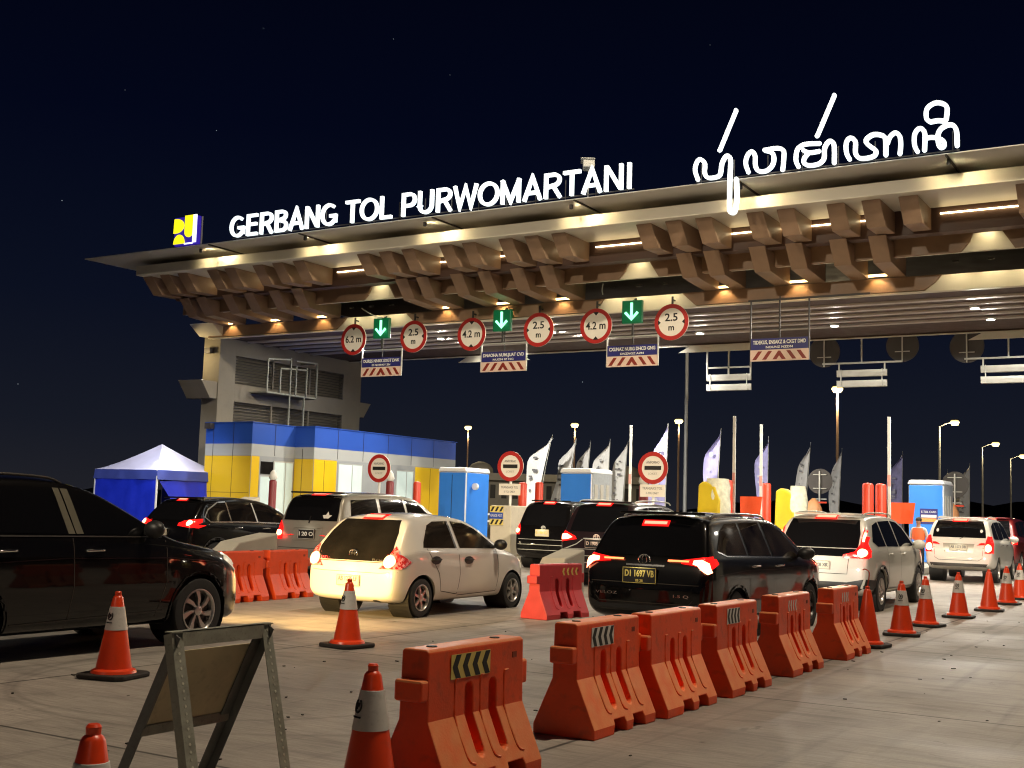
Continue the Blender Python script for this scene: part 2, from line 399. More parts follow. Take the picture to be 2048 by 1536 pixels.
# ------------------------------------------------------------------ toll gate canopy
GX0, GX1 = -34.6, 9.0
gate = thing("toll_gate", "wide stepped toll gate canopy with brown fins, pale fascia and grey louvred pier", "toll gate", (-34.5, 34, 0))
def gpart(mb, name, m, **k):
    mb.xform(Matrix.Translation((34.5, -34, 0))); return mb.build(name, m, gate, **k)
gpart(MB().prism([(-35.9, 28.72), (GX1, 28.72), (GX1, 47), (-34.9, 47)], 'z', 10.2, 10.235), "roof", roof_m, bevel=0.012)
gpart(MB().prism([(30.4, 10.002), (46.5, 10.002), (46.5, 10.198), (30.4, 10.198)], 'x', GX0 + 0.4, GX1 - 0.1), "roof_core", brown_d)
for x in (-29.6, -25.6, -20.4, -15.6, -10.85, -5.7, -0.9, 4):
    gpart(MB().box((x, 29.55, 10.18), (0.05, 1.75, 0.036)), "roof_arm", joint_m)
gpart(MB().prism([(29.70, 9.66), (31.5, 9.66), (31.5, 10.0), (29.70, 10.0)], 'x', GX0 + 0.35, GX1), "fascia", fascia_m, bevel=0.01)
gpart(MB().prism([(31.55, 9.02), (31.95, 9.02), (31.95, 9.99), (31.55, 9.99)], 'x', GX0 + 0.5, GX1 - 0.02), "light_cove", brown_d)  # darker brown here paints in the shade between the fins
# fins: two stepped rows
finA = [-24.28, -23.39, -22.5, -21.04, -20.2, -18.88, -17.98, -17.06]
finB = [-23.79, -22.95, -21.6, -20.55, -19.34, -18.29]
xsA = [x + 9.95 * k for k in (-1, 0, 1, 2, 3) for x in finA]
xsB = [x + 10.05 * k for k in (-1, 0, 1, 2, 3) for x in finB]
xsA = [x for x in xsA if GX0 < x < GX1 - 0.6]; xsB = [x for x in xsB if GX0 < x < GX1 - 0.6]
pa = [(30.0, 9.655), (30.55, 9.06), (32.75, 9.13), (32.75, 9.30), (31.54, 9.655)]
pb = [(31.45, 9.06), (32.0, 8.44), (33.69, 8.35), (33.69, 8.96)]
fm = MB().prism(pa, 'x', 0, 0.47); fm.xform(Matrix.Translation((34.5, -34, 0)))
fa = None
for prof, xs in ((pa, xsA), (pb, xsB)):
    base = None
    for x in xs:
        if base is None:
            q = MB().prism(prof, 'x', 0, 0.47); q.xform(Matrix.Translation((34.5, -34, 0)))
            base = q.build("fin", brown, gate, bevel=0.012); o = base
        else:
            o = base.copy(); COL.objects.link(o)
        o.location.x = x
fm.bm.free()
# beam A: cream core with brown cover boards that leave cream trapezoids
gpart(MB().prism([(32.35, 8.63), (32.5, 8.63), (32.5, 9.10), (32.35, 9.10)], 'x', GX0 + 0.1, GX1 - 0.1), "upper_beam", cream)
gpart(MB().prism([(33.72, 7.90), (34.0, 7.90), (34.0, 8.335), (33.72, 8.335)], 'x', GX0 + 0.05, GX1 - 0.05), "lower_beam", cream)
def covers(name, centers, hb, ht, z0, z1, y0, y1):
    c = MB(); e = sorted(centers); left = (GX0 + 0.12, GX0 + 0.12)
    for q in e + [None]:
        r = (GX1 - 0.12, GX1 - 0.12) if q is None else (q - hb, q - ht)
        gpart(MB().prism([(left[0], z0), (r[0], z0), ((r[0] + r[1]) / 2 + (0.06 if q is not None else 0), (z0 + z1) / 2), (r[1], z1), (left[1], z1)] if q is not None
                         else [(left[0], z0), (r[0], z0), (r[1], z1), (left[1], z1)], 'y', y0, y1), name, brown, bevel=0.006)
        if q is not None: left = (q + hb, q + ht)
covers("beam_cover", [-34.0 + 0.0 + 9.85 * k + 8.95 - 9.85 for k in ()] + [-25.05, -15.3, -5.4, 4.5], 0.66, 0.34, 8.615, 9.12, 32.28, 32.345)
covers("beam_cover", [-26.25, -15.8, -5.5, 4.9], 1.78, 1.32, 7.93, 8.34, 33.66, 33.715)
gpart(MB().box(((GX0 + GX1) / 2, 33.70, 7.885), (GX1 - GX0 - 0.3, 0.12, 0.03)), "beam_trim", cream)
gpart(MB().prism([(32.52, 8.66), (33.65, 8.97), (33.65, 9.03), (32.52, 9.03)], 'x', GX0 + 0.5, GX1 - 0.2), "inner_soffit", brown_d)
# small lamps added to wash the cream trapezoids
for c_ in (-26.25, -15.8, -5.5, 4.9):
    for d_ in (-0.9, 0.0, 0.9):
        gpart(MB().box((c_ + d_, 33.40, 8.62), (0.16, 0.06, 0.05)), "spot_lamp", steel_d)
        light('SPOT', (c_ + d_, 33.40, 8.58), 26, (1, 0.82, 0.48), 0.05, (c_ + d_, 33.72, 8.05), 130, 0.7)
for c_ in (-25.05, -15.3, -5.4, 4.5):
    gpart(MB().box((c_, 32.02, 9.26), (0.16, 0.06, 0.05)), "spot_lamp", steel_d)
    light('SPOT', (c_, 32.02, 9.22), 22, (1, 0.82, 0.48), 0.05, (c_, 32.35, 8.75), 120, 0.7)
# continuous strip light under the fascia soffit, short cove lights between fin pairs
gaps = []
sA = sorted(xsA)
for a, b in zip(sA, sA[1:]):
    if b - a > 0.75:
        x0, x1 = a + 0.47, b
        if x1 - x0 < 0.5 and random.random() < 0.35: continue
        if x1 - x0 > 1.5: x0 += 0.22
        gpart(MB().box(((x0 + x1) / 2, 31.515, 9.50), (x1 - x0 - 0.02, 0.035, 0.035)), "strip_light", strip_m)
sB = sorted(xsB)
for i, (a, b) in enumerate(zip(sB, sB[1:])):
    if 0.7 < b - a < 1.2:
        x0, x1 = a + 0.47, b
        gpart(MB().box(((x0 + x1) / 2, 33.60, 8.42), (x1 - x0 - 0.05, 0.05, 0.06)), "cove_light", strip_m2)
        light('SPOT', ((x0 + x1) / 2, 33.50, 8.47), 45, (1, 0.62, 0.26), 0.04, ((x0 + x1) / 2, 33.62, 7.5), 100, 0.4)
for x in (-29.8, -27.6, -19.9, -17.7, -9.9, -7.75, 0.1, 2.3):
    gpart(MB().box((x, 32.22, 9.14), (0.10, 0.06, 0.05)), "spot_lamp", steel_d)
    light('SPOT', (x, 32.10, 9.14), 40, (1, 0.52, 0.16), 0.03, (x, 32.28, 8.2), 105, 0.4)
# small spot lamps on the roof edge that wash the fascia
for x in (-30.3, -25.63, -20.9, -15.87, -10.88, -5.7, -0.7, 4.2):
    o = gpart(MB().lathe([(0.035, -0.07), (0.055, -0.05), (0.055, 0.06)], 12, Matrix.Translation((x, 29.02, 10.10))), "spot_lamp", black_p)
    light('SPOT', (x, 29.06, 10.14), 620, (1, 0.80, 0.44), 0.03, (x + 0.15, 29.75, 9.86), 150, 0.9)
# ceiling board, slats, flood lamps, rear edge
gpart(MB().prism([(34.0, 8.0), (42.2, 8.0), (42.2, 8.12), (34.0, 8.12)], 'x', -34.1, GX1), "ceiling", ceil_m)
for y, w in ((35.5, 0.24), (36.45, 0.25), (37.4, 0.26), (38.35, 0.26), (39.3, 0.26)):
    gpart(MB().box(((-34.05 + GX1) / 2, y, 7.965), (GX1 + 34.0, w, 0.06)), "ceiling_slat", slat_m)
gpart(MB().prism([(41.95, 7.95), (42.25, 7.95), (42.25, 8.6), (41.95, 8.6)], 'x', -34.1, GX1), "rear_beam", brown_d)
gpart(MB().box(((-34.1 + GX1) / 2, 41.93, 7.93), (GX1 + 34, 0.10, 0.035)), "beam_trim", cream)
for c in (-26.4, -16.35, -5.9, 4.4):
    gpart(MB().prism([(c - 1.35, 7.66), (c + 1.35, 7.66), (c + 1.0, 7.94), (c - 1.75, 7.94)] if 0 else [(c - 1.75, 7.68), (c + 1.75, 7.68), (c + 1.25, 7.93), (c - 1.25, 7.93)], 'y', 41.86, 41.92), "rear_panel", cream)
for i, (x, y) in enumerate(((-25.5, 36.7), (-15.92, 38.66), (-6.52, 36.75), (-6.45, 38.95), (-20.7, 36.7), (-11.2, 38.6), (2.5, 37.5), (-30.3, 37.5))):
    vis = i < 4  # the later ones are added lamps that light the lanes
    q = gpart(MB().lathe([(0.13, 7.86), (0.16, 7.90), (0.16, 7.934)], 20, Matrix.Translation((x, y, 0))), "ceiling_lamp", steel)
    r = MB().lathe([(0.115, 7.852), (0.12, 7.858)], 20, Matrix.Translation((x + 34.5, y - 34, 0))); r.build("lamp_lens", floodl, q)
    if i in (0, 4): light('SPOT', (x, y + 0.3, 7.80), 6500, (1, 0.95, 0.85), 0.2, (x - 1.0 if i == 0 else -17.2, 50.0, 3.0), 56, 0.8)  # added spots that brighten the banners
    light('AREA', (x, y, 7.84), 680 if vis else (150 if x < -30 else 430), (1.0, 0.93, 0.80), 0.25, (x, y - 1.2, 0))
# pier with louvred bays
PX0, PX1 = -35.0, -34.13
pier = gpart(MB().box(((PX0 + PX1) / 2 - 0.12, 38.45, 4.0), (PX1 - PX0 - 0.30, 8.86, 7.98)), "pier", concrete_w)
for (y0, y1, z0, z1) in ((34, 34.9, 0, 8.0), (41.66, 42.9, 0, 8.0), (34.902, 41.658, 7.35, 7.995), (34.902, 41.658, 5.52, 6.22), (34.902, 41.658, 0, 4.58)):
    gpart(MB().box(((PX0 + PX1) / 2, (y0 + y1) / 2, (z0 + z1) / 2), (PX1 - PX0, y1 - y0, z1 - z0)), "pier_wall", concrete_w)
for z0, z1 in ((6.22, 7.35), (4.58, 5.52)):
    L = MB(); k = int((z1 - z0) / 0.105)
    for i in range(k):
        z = z0 + (i + 0.5) * (z1 - z0) / k
        L.bar((PX1 - 0.10, 34.91, z), (PX1 - 0.10, 41.65, z), 0.09, 0.025)
    gpart(L, "louvre", steel_d)
    for y in (37.1, 39.4):
        gpart(MB().box((PX1 - 0.03, y, (z0 + z1) / 2), (0.06, 0.07, z1 - z0 - 0.01)), "louvre_mullion", concrete_w)
for sgn, yb in ((-1, 34.0), (1, 42.9)):
    gpart(MB().prism([(yb + sgn * 0.005, 6.22), (yb + sgn * 0.85, 6.22), (yb + sgn * 0.36, 5.55), (yb + sgn * 0.005, 5.55)], 'x', PX0 - 0.45 if sgn < 0 else PX0 + 0.05, PX1 - 0.05), "pier_bracket", concrete_w, bevel=0.01)
gpart(MB().prism([(33.05, 8.40), (33.62, 7.98), (34.6, 7.98), (34.6, 8.40)], 'x', -34.9, -33.7), "pier_cap", cream)
light('SPOT', (-34.6, 33.7, 7.4), 700, (0.95, 0.96, 1.0), 0.15, (-33.8, 30.4, 2.2), 85, 0.8)  # added spot and fixture on the pier that brighten the tent
gpart(MB().box((-34.6, 33.86, 7.45), (0.3, 0.2, 0.2)), "added_flood", steel_d)
light('AREA', (-35.2, 33.0, 7.3), 26, (1, 0.74, 0.36), 0.3, (-34.7, 34.0, 6.9))
P = MB()
for a, b in (((-33.2, 35.75, 5.97), (-33.2, 38.75, 5.97)), ((-33.2, 35.75, 7.30), (-33.2, 37.1, 7.42)), ((-33.2, 35.75, 5.97), (-33.2, 35.75, 7.30)), ((-33.2, 38.75, 5.97), (-33.2, 38.75, 7.45)),
             ((-33.2, 37.45, 7.40), (-33.2, 38.75, 7.45)), ((-33.2, 37.1, 4.3), (-33.2, 37.1, 7.5)), ((-33.2, 38.0, 4.3), (-33.2, 38.0, 6.0)), ((-33.2, 36.5, 5.97), (-33.2, 36.5, 7.0)), ((-33.2, 37.45, 5.97), (-33.2, 37.45, 7.2)),
             ((-34.1, 35.75, 5.97), (-33.2, 35.75, 5.97)), ((-34.1, 38.75, 5.97), (-33.2, 38.75, 5.97)), ((-34.1, 37.1, 7.45), (-33.2, 37.1, 7.45)), ((-34.1, 38.75, 7.45), (-33.2, 38.75, 7.45)), ((-33.2, 38.1, 5.97), (-33.2, 38.1, 7.2)), ((-33.2, 36.5, 7.0), (-33.2, 38.1, 7.1))):
    P.bar(a, b, 0.055, 0.055)
gpart(P, "service_platform", galv)
gpart(MB().box((-33.66, 37.25, 5.93), (0.86, 2.9, 0.03)), "platform_deck", steel_d)
gpart(MB().box((8.5, 38.4, 4.0), (0.9, 8.8, 7.98)), "pier", concrete_w)
# loose cables under the canopy
gpart(MB().tube(cr_spline([(-26.6, 33.3, 8.55), (-26.3, 33.3, 8.38), (-25.95, 33.3, 8.22), (-25.7, 33.3, 8.16)]), 0.02, 6), "cable", white_ink)
gpart(MB().tube(cr_spline([(-17.0, 33.3, 8.75), (-17.03, 33.3, 8.55), (-17.0, 33.3, 8.40)]), 0.018, 6), "cable", white_ink)

# ------------------------------------------------------------------ illuminated lettering on the roof edge
def stroke(mb, P, w, y0, th, square=True):
    """flat extruded stroke; mitred joints, square ends"""
    P = [Vector((p[0], p[1], 0)) for p in P]; n = len(P)
    closed = (P[0] - P[-1]).length < 1e-6
    if closed: P = P[:-1]; n -= 1
    if not closed and square:
        pass
    rows = []
    for i, p in enumerate(P):
        a = P[(i - 1) % n] if (closed or i > 0) else None; c = P[(i + 1) % n] if (closed or i < n - 1) else None
        d0 = (p - a).normalized() if a is not None else (c - p).normalized(); d1 = (c - p).normalized() if c is not None else d0
        n0, n1 = Vector((-d0.y, d0.x, 0)), Vector((-d1.y, d1.x, 0)); m = (n0 + n1)
        m = m.normalized() if m.length > 1e-3 else n0
        k = (w / 2) / max(0.45, m.dot(n0))
        L, R = p + m * k, p - m * k
        rows.append([mb.bm.verts.new(q) for q in ((L.x, y0, L.y), (R.x, y0, R.y), (R.x, y0 + th, R.y), (L.x, y0 + th, L.y))])
    rng = range(n if closed else n - 1)
    for i in rng:
        A, B = rows[i], rows[(i + 1) % n]
        for k in range(4): mb.face([A[k], A[(k + 1) % 4], B[(k + 1) % 4], B[k]])
    if not closed: mb.face(rows[0]); mb.face(rows[-1])
def ell(cx, cz, rx, rz, a0, a1, n=20): return [(cx + rx * cos(radians(a0 + (a1 - a0) * i / n)), cz + rz * sin(radians(a0 + (a1 - a0) * i / n))) for i in range(n + 1)]
SW = 0.134; h_ = SW / 2
GLY = {   # strokes on a cap height of 1, and the advance width
 'G': (0.92, [ell(.45, .5, .45 - h_, .5 - h_, 48, 318) + [(.80, .2), (.80, .44)], [(.885, .43), (.50, .43)]]),
 'E': (0.76, [[(.76 - .08, 1 - h_), (.06 + h_, 1 - h_), (.06 + h_, h_), (.70, h_)], [(.06 + h_, .53), (.65, .53)]]),
 'R': (0.84, [[(.06 + h_, 0), (.06 + h_, 1 - h_)] + ell(.48, .72, .24, .28 - h_, 90, -90, 12) + [(.06 + h_ + .02, .44)], [(.46, .46), (.76, 0)]]),
 'B': (0.80, [[(.06 + h_, h_), (.06 + h_, 1 - h_)] + ell(.46, .76, .20, .24 - h_, 90, -90, 12) + [(.16, .52)], [(.16, .53), (.46, .53)] + ell(.48, .27, .23, .27 - h_, 90, -90, 12) + [(.06, h_)]]),
 'A': (0.86, [[(.065, 0), (.43, 1 - h_ * .6), (.795, 0)], [(.20, .31), (.66, .31)]]),
 'N': (0.88, [[(.06 + h_, 0), (.06 + h_, 1)], [(.09 + h_, .96), (.79 - h_, .04)], [(.82 - h_, 0), (.82 - h_, 1)]]),
 'T': (0.74, [[(0, 1 - h_), (.74, 1 - h_)], [(.37, 0), (.37, .98)]]),
 'O': (0.96, [ell(.48, .5, .48 - h_, .5 - h_, 0, 360, 28)]),
 'L': (0.68, [[(.06 + h_, 1), (.06 + h_, h_), (.66, h_)]]),
 'P': (0.78, [[(.06 + h_, 0), (.06 + h_, 1 - h_)] + ell(.46, .69, .24, .31 - h_, 90, -90, 12) + [(.16, .38 + h_)]]),
 'U': (0.86, [[(.06 + h_, 1), (.06 + h_, .36)] + ell(.43, .36, .37 - h_, .36 - h_, 180, 360, 14) + [(.80 - h_, 1)]]),
 'W': (1.14, [[(.05, 1), (.30, .06), (.57, .93), (.84, .06), (1.09, 1)]]),
 'M': (1.00, [[(.06 + h_, 0), (.06 + h_, .97)], [(.10, .97), (.50, .08), (.90, .97)], [(.94 - h_, 0), (.94 - h_, .97)]]),
 'I': (0.30, [[(.15, 0), (.15, 1)]]), ' ': (0.34, [])}
def lettering(body, x0, x1, z0, z1, y, name, label):
    root = thing(name, label, "sign letters", ((x0 + x1) / 2, y, z0))
    gap = 0.055; tot = sum(GLY[c][0] + gap for c in body) - gap
    sx, sz = (x1 - x0) / tot, z1 - z0; x = -(x1 - x0) / 2
    for ch in body:
        w, st = GLY[ch]
        if st:
            mb = MB()
            for i, s in enumerate(st): stroke(mb, s, SW, -0.004 * i, 0.10)
            mb.xform(Matrix.Translation((x, 0, 0)) @ Matrix.Diagonal((sx, 1, sz, 1))); mb.build("letter", letter_m, root)
        x += (w + gap) * sx
    return root
L1 = lettering("GERBANG TOL PURWOMARTANI", -28.62, -13.80, 10.31, 11.03, 28.62, "gate_lettering", "glowing white capital letters along the canopy roof edge")
fr = MB()
fr.bar((-28.6 + 21.21, 0.14, 0.0), (-13.8 + 21.21, 0.14, 0.0), 0.03, 0.03)
for i in range(16):
    xq = -28.4 + 21.21 + i * 0.96; fr.bar((xq, 0.14, -0.06), (xq, 0.14, 0.5), 0.025, 0.025)
fr.build("letter_frame", steel_d, L1)

STROKES = [[(-11.90,10.30),(-11.99,10.56),(-11.95,10.77),(-11.85,10.85),(-11.72,10.72),(-11.72,10.47),(-11.63,10.33),(-11.44,10.31),(-11.29,10.37),(-11.24,10.66),(-11.12,10.84),(-11.01,10.73),(-11.02,10.22),(-11.02,9.50),(-10.98,9.33),(-10.87,9.36),(-10.82,9.72),(-10.84,10.20)],
[(-11.31,11.01),(-10.87,12.02)],
[(-10.52,10.33),(-10.60,10.58),(-10.55,10.79),(-10.43,10.87),(-10.35,10.74),(-10.34,10.50),(-10.26,10.34),(-10.06,10.31),(-9.90,10.42),(-9.85,10.60),(-9.90,10.76),(-10.09,10.85)],
[(-10.09,10.86),(-9.81,10.87),(-9.64,10.82),(-9.59,10.69),(-9.62,10.28)],
[(-9.21,10.31),(-9.28,10.48),(-9.26,10.72),(-9.17,10.83),(-9.01,10.87),(-8.68,10.84)],
[(-9.08,10.71),(-8.94,10.64),(-8.69,10.64)],
[(-8.96,10.63),(-9.07,10.50),(-9.06,10.38),(-8.93,10.31),(-8.70,10.32),(-8.57,10.44),(-8.55,10.71),(-8.43,10.86),(-8.32,10.75),(-8.31,10.29)],
[(-8.74,11.03),(-8.31,12.01)],
[(-7.93,10.33),(-8.01,10.51),(-8.02,10.74),(-7.95,10.86),(-7.86,10.85),(-7.79,10.74),(-7.79,10.48),(-7.70,10.34),(-7.51,10.31),(-7.33,10.35),(-7.30,10.47),(-7.42,10.58),(-7.52,10.69),(-7.51,10.79),(-7.36,10.87),(-7.19,10.84),(-7.07,10.73),(-7.06,10.32)],
[(-7.03,10.60),(-6.96,10.77),(-6.84,10.85),(-6.74,10.76),(-6.71,10.56),(-6.73,10.31)],
[(-6.32,10.31),(-6.39,10.48),(-6.39,10.73),(-6.31,10.86),(-6.21,10.85),(-6.15,10.70),(-6.16,10.32)],
[(-6.15,10.61),(-6.01,10.62),(-5.86,10.58),(-5.73,10.49),(-5.72,10.37),(-5.79,10.34),(-5.84,10.44),(-5.85,10.66),(-5.76,10.81),(-5.56,10.86),(-5.44,10.72),(-5.42,10.33)],
[(-6.01,10.99),(-6.11,11.09),(-6.10,11.32),(-5.95,11.43),(-5.79,11.42),(-5.65,11.31),(-5.65,11.09),(-5.69,10.98),(-5.86,11.00),(-6.01,10.99)]]
def ribbon(mb, P, w, y0, th):
    n = len(P); Ls, Rs = [], []
    # rounded end caps by extending half width
    for i, p in enumerate(P):
        a = P[max(0, i - 1)]; c = P[min(n - 1, i + 1)]; d = (c - a).normalized(); nn = Vector((-d.y, d.x, 0))
        Ls.append(p + nn * w / 2); Rs.append(p - nn * w / 2)
    def row(i):
        yf = y0 - i * 0.0005
        return [mb.bm.verts.new(q) for q in ((Ls[i].x, yf, Ls[i].y), (Rs[i].x, yf, Rs[i].y), (Rs[i].x, y0 + th, Rs[i].y), (Ls[i].x, y0 + th, Ls[i].y))]
    rows = [row(i) for i in range(n)]
    for A, B in zip(rows, rows[1:]):
        for k in range(4): mb.face([A[k], A[(k + 1) % 4], B[(k + 1) % 4], B[k]])
    mb.face(rows[0]); mb.face(rows[-1])
    for e, yf in ((P[0], y0 - 0.018), (P[-1], y0 - 0.020)):
        mb.lathe([(w / 2, 0), (w / 2, th * 0.9)], 14, Matrix.Translation((e.x, yf, e.y)) @ Matrix.Rotation(-pi / 2, 4, 'X'))
jv = thing("javanese_lettering", "glowing white curled Javanese script letters standing above the canopy", "sign letters", (-8.7, 28.60, 10.3))
for i, s in enumerate(STROKES):
    mb = MB(); P = [Vector((p.x, p.y, 0)) for p in cr_spline(s, k=5)]
    ribbon(mb, P, 0.098, -0.004 * i, 0.07)
    mb.xform(Matrix.Translation((8.7, 0, -10.3))); mb.build("letter", letter_m, jv)
fr = MB(); fr.bar((-3.3, 0.14, -0.02), (3.3, 0.14, -0.02), 0.03, 0.03)
for i in range(8): fr.bar((-3.15 + i * 0.9, 0.14, -0.09), (-3.15 + i * 0.9, 0.14, 0.45), 0.025, 0.025)
fr.build("letter_frame", steel_d, jv)

# lit emblem box at the left end
lg = thing("lit_emblem", "lit yellow and blue emblem box at the left end of the canopy roof", "emblem", (-30.70, 28.62, 10.30))
lb = MB().box((0, 0.12, 0.46), (1.10, 0.16, 0.98)).build("emblem_box", logo_b, lg, bevel=0.01)
def lp(poly, m, name="emblem_shape", y=0.0): MB().prism(poly, 'y', y, 0.036).build(name, m, lg)
arc = lambda cx, cz, rx, rz, a0, a1, n=14: [(cx + rx * cos(radians(a0 + (a1 - a0) * i / n)), cz + rz * sin(radians(a0 + (a1 - a0) * i / n))) for i in range(n + 1)]
lp([(-0.56, 0.40), (-0.54, 0.90)] + arc(-0.44, 0.65, 0.36, 0.25, 90, -90), logo_y)
lp([(-0.03, 0.98), (0.36, 0.98)] + [(0.36, 0.45)] + arc(0.165, 0.42, 0.195, 0.20, 0, -180) + [(-0.03, 0.45)], logo_y)
lp(arc(-0.28, 0.02, 0.26, 0.32, 0, 180), logo_y)
lp([(0.37, 0.02), (0.52, 0.02), (0.52, 0.98), (0.37, 0.98)], logo_w, "emblem_edge")
lp([(-0.02, -0.02), (0.36, -0.02), (0.36, 0.02), (-0.02, 0.02)], logo_w, "emblem_edge")
MB().box((0.60, 0.2, 0.46), (0.03, 0.05, 0.95)).build("emblem_post", steel, lg)
MB().box((0.0, 0.2, -0.02), (1.0, 0.05, 0.04)).build("emblem_base", steel, lg)

# camera on the roof
cc = thing("security_camera", "small pale security camera on a short mast on the canopy roof", "camera", (-15.6, 29.5, 10.33))
MB().tube([(0, 0, 0), (0, 0, 0.95)], 0.02, 8).build("mast", steel, cc)
MB().box((0, 0, 1.06), (0.34, 0.46, 0.22), 0.5).build("housing", steel, cc, bevel=0.03)
MB().box((-0.02, -0.02, 1.19), (0.40, 0.55, 0.02), 0.5).build("hood", steel, cc)

# ------------------------------------------------------------------ signs hung in front of the canopy
def disc_mesh(mb, r, y0, y1, n=40): mb.lathe([(r, 0), (r, y1 - y0)], n, Matrix.Translation((0, y0, 0)) @ Matrix.Rotation(-pi / 2, 4, 'X')); return mb
def ring(mb, r0, r1, y0, y1, n=40):
    for k in range(n):
        a, b = 2 * pi * k / n, 2 * pi * (k + 1) / n
        Q = [(r0, a), (r1, a), (r1, b), (r0, b)]
        A = [mb.bm.verts.new((r * cos(t), y0, r * sin(t))) for r, t in Q]; B = [mb.bm.verts.new((r * cos(t), y1, r * sin(t))) for r, t in Q]
        mb.face(A); mb.face([A[0], A[3], B[3], B[0]]); mb.face([A[1], A[2], B[2], B[1]])
    bmesh.ops.remove_doubles(mb.bm, verts=mb.bm.verts, dist=1e-4); return mb
def limit_sign(x, z, lines, notch, label):
    t = thing("limit_sign", label, "road sign", (x, 33.4, z), 0, "round limit signs on the canopy beam")
    R = 0.56
    disc_mesh(MB(), R, 0.0, 0.03).build("plate", sign_white, t)
    ring(MB(), R * 0.77, R, -0.006, 0.0, 44).build("red_ring", sign_red, t)
    for s in (-1, 1):
        if notch == 'v': poly = [(-0.10, s * 0.44), (0.10, s * 0.44), (0, s * 0.33)]
        else: poly = [(s * 0.44, -0.08), (s * 0.44, 0.08), (s * 0.35, 0)]
        MB().prism(poly, 'y', -0.009, -0.001).build("arrow_mark", black_ink, t)
    if len(lines) == 1: text("lettering", lines[0], 0.34, black_ink, t, at(0, -0.006, 0.0), width=0.70 if 'm' in lines[0] else 0.66, offset=0.006)
    else:
        text("lettering", lines[0], 0.33, black_ink, t, at(0, -0.006, 0.14), width=0.42, offset=0.006)
        text("lettering", lines[1], 0.27, black_ink, t, at(0, -0.006, -0.17), offset=0.006)
    b = MB(); b.bar((0, 0.06, -0.45), (0, 0.06, 0.8), 0.05, 0.05); b.bar((0, 0.06, 0.7), (0, 0.25, 0.7), 0.04, 0.04)
    b.build("bracket", steel_d, t)
limit_sign(-27.0, 7.46, ["6.2 m"], 'v', "round limit sign reading 62, leftmost of the discs, near the louvred pier")
limit_sign(-24.36, 7.44, ["2.5", "m"], 'h', "round width limit sign right of the green arrow nearest the pier")
limit_sign(-21.96, 7.40, ["4.2 m"], 'v', "round height limit sign just left of the middle green arrow")
limit_sign(-19.36, 7.42, ["2.5", "m"], 'h', "round width limit sign just right of the middle green arrow")
limit_sign(-17.27, 7.43, ["4.2 m"], 'v', "round height limit sign left of the green arrow farthest from the pier")
limit_sign(-14.69, 7.41, ["2.5", "m"], 'h', "round width limit sign right of the green arrow farthest from the pier")

def signal(x, label):
    t = thing("lane_signal", label, "lane signal", (x, 33.36, 7.46), 0, "green arrow lane signals")
    MB().box((0, 0.06, 0.34), (0.68, 0.14, 0.72)).build("case", green_case, t, bevel=0.02)
    a = MB(); a.tube([(0, -0.02, 0.62), (0, -0.02, 0.12)], 0.045, 8); a.tube([(-0.21, -0.02, 0.32), (0, -0.02, 0.10), (0.21, -0.02, 0.32)], 0.045, 8)
    a.build("arrow", green_e, t)
    light('POINT', (x, 33.12, 7.72), 2.2, (0.05, 1.0, 0.35), 0.04)
    MB().bar((0, 0.08, -0.42), (0, 0.08, 0.0), 0.05, 0.05).build("pole", steel_d, t)
    MB().bar((0, 0.08, 0.68), (0, 0.30, 0.80), 0.05, 0.05).build("bracket", steel_d, t)
signal(-25.75, "green arrow lane signal nearest the louvred pier")
signal(-20.75, "middle green arrow lane signal of the three")
signal(-16.01, "green arrow lane signal farthest from the pier")

def lane_plate(x, l1, l2, label, dark=False):
    t = thing("lane_sign", label, "lane sign", (x, 33.4, 6.10), 0, "hanging blue lane plates with red chevrons")
    MB().box((0, 0.02, 0.50), (1.70, 0.03, 0.33)).build("blue_panel", sign_blue, t)
    MB().box((0, 0.02, 0.165), (1.74, 0.03, 0.33)).build("chevron_panel", sign_pale, t)
    text("lettering", l1, 0.15, white_ink, t, at(0, 0.0, 0.545), width=1.58, offset=0.004)
    text("lettering", l2, 0.09, white_ink, t, at(0, 0.0, 0.40), width=0.80, offset=0.002)
    c = MB(); z0, z1 = 0.04, 0.29
    for k in (-2, -1):
        xx = k * 0.30; c.prism([(xx - 0.21, z0), (xx - 0.09, z0), (xx + 0.09, z1), (xx - 0.03, z1)], 'y', -0.001, 0.003)
    for k in (1, 2):
        xx = k * 0.30; c.prism([(xx + 0.21, z0), (xx + 0.09, z0), (xx - 0.09, z1), (xx + 0.03, z1)], 'y', -0.001, 0.003)
    c.prism([(-0.20, z0), (-0.08, z0), (0, z0 + 0.11), (0.08, z0), (0.20, z0), (0.03, z1), (-0.03, z1)], 'y', -0.001, 0.003)
    c.build("chevrons", stripe_red, t)
    f = MB(); m = steel_d if dark else steel
    for s in (-1, 1): f.bar((s * 0.87, 0.03, 0.0), (s * 0.87, 0.03, 1.78 if dark else 0.98), 0.04, 0.04)
    f.bar((-0.87, 0.03, 0.94), (0.87, 0.03, 0.94), 0.035, 0.035)
    if dark:
        f.bar((0, 0.03, 0.67), (0, 0.03, 1.78), 0.04, 0.04); f.bar((-0.95, 0.03, 1.80), (2.6, 0.03, 1.80), 0.05, 0.05)
    f.build("hanger", m, t)
    MB().bar((0, 0.06, 0.70), (0, 0.06, 1.9), 0.03, 0.03).build("tie", steel_d, t)
lane_plate(-25.72, "DURES NNKK EXGT DNK", "IZ NOBNGY ZN", "hanging blue lane plate with red chevrons nearest the louvred pier")
lane_plate(-20.68, "DNAOHA NUMLJUAT CVD", "NUZN IZ NG", "hanging blue lane plate below the middle green arrow")
lane_plate(-16.0, "CXUNAZ NURG DHCD GNG", "DNZNGZ AZN", "hanging blue lane plate below the green arrow farthest from the pier")
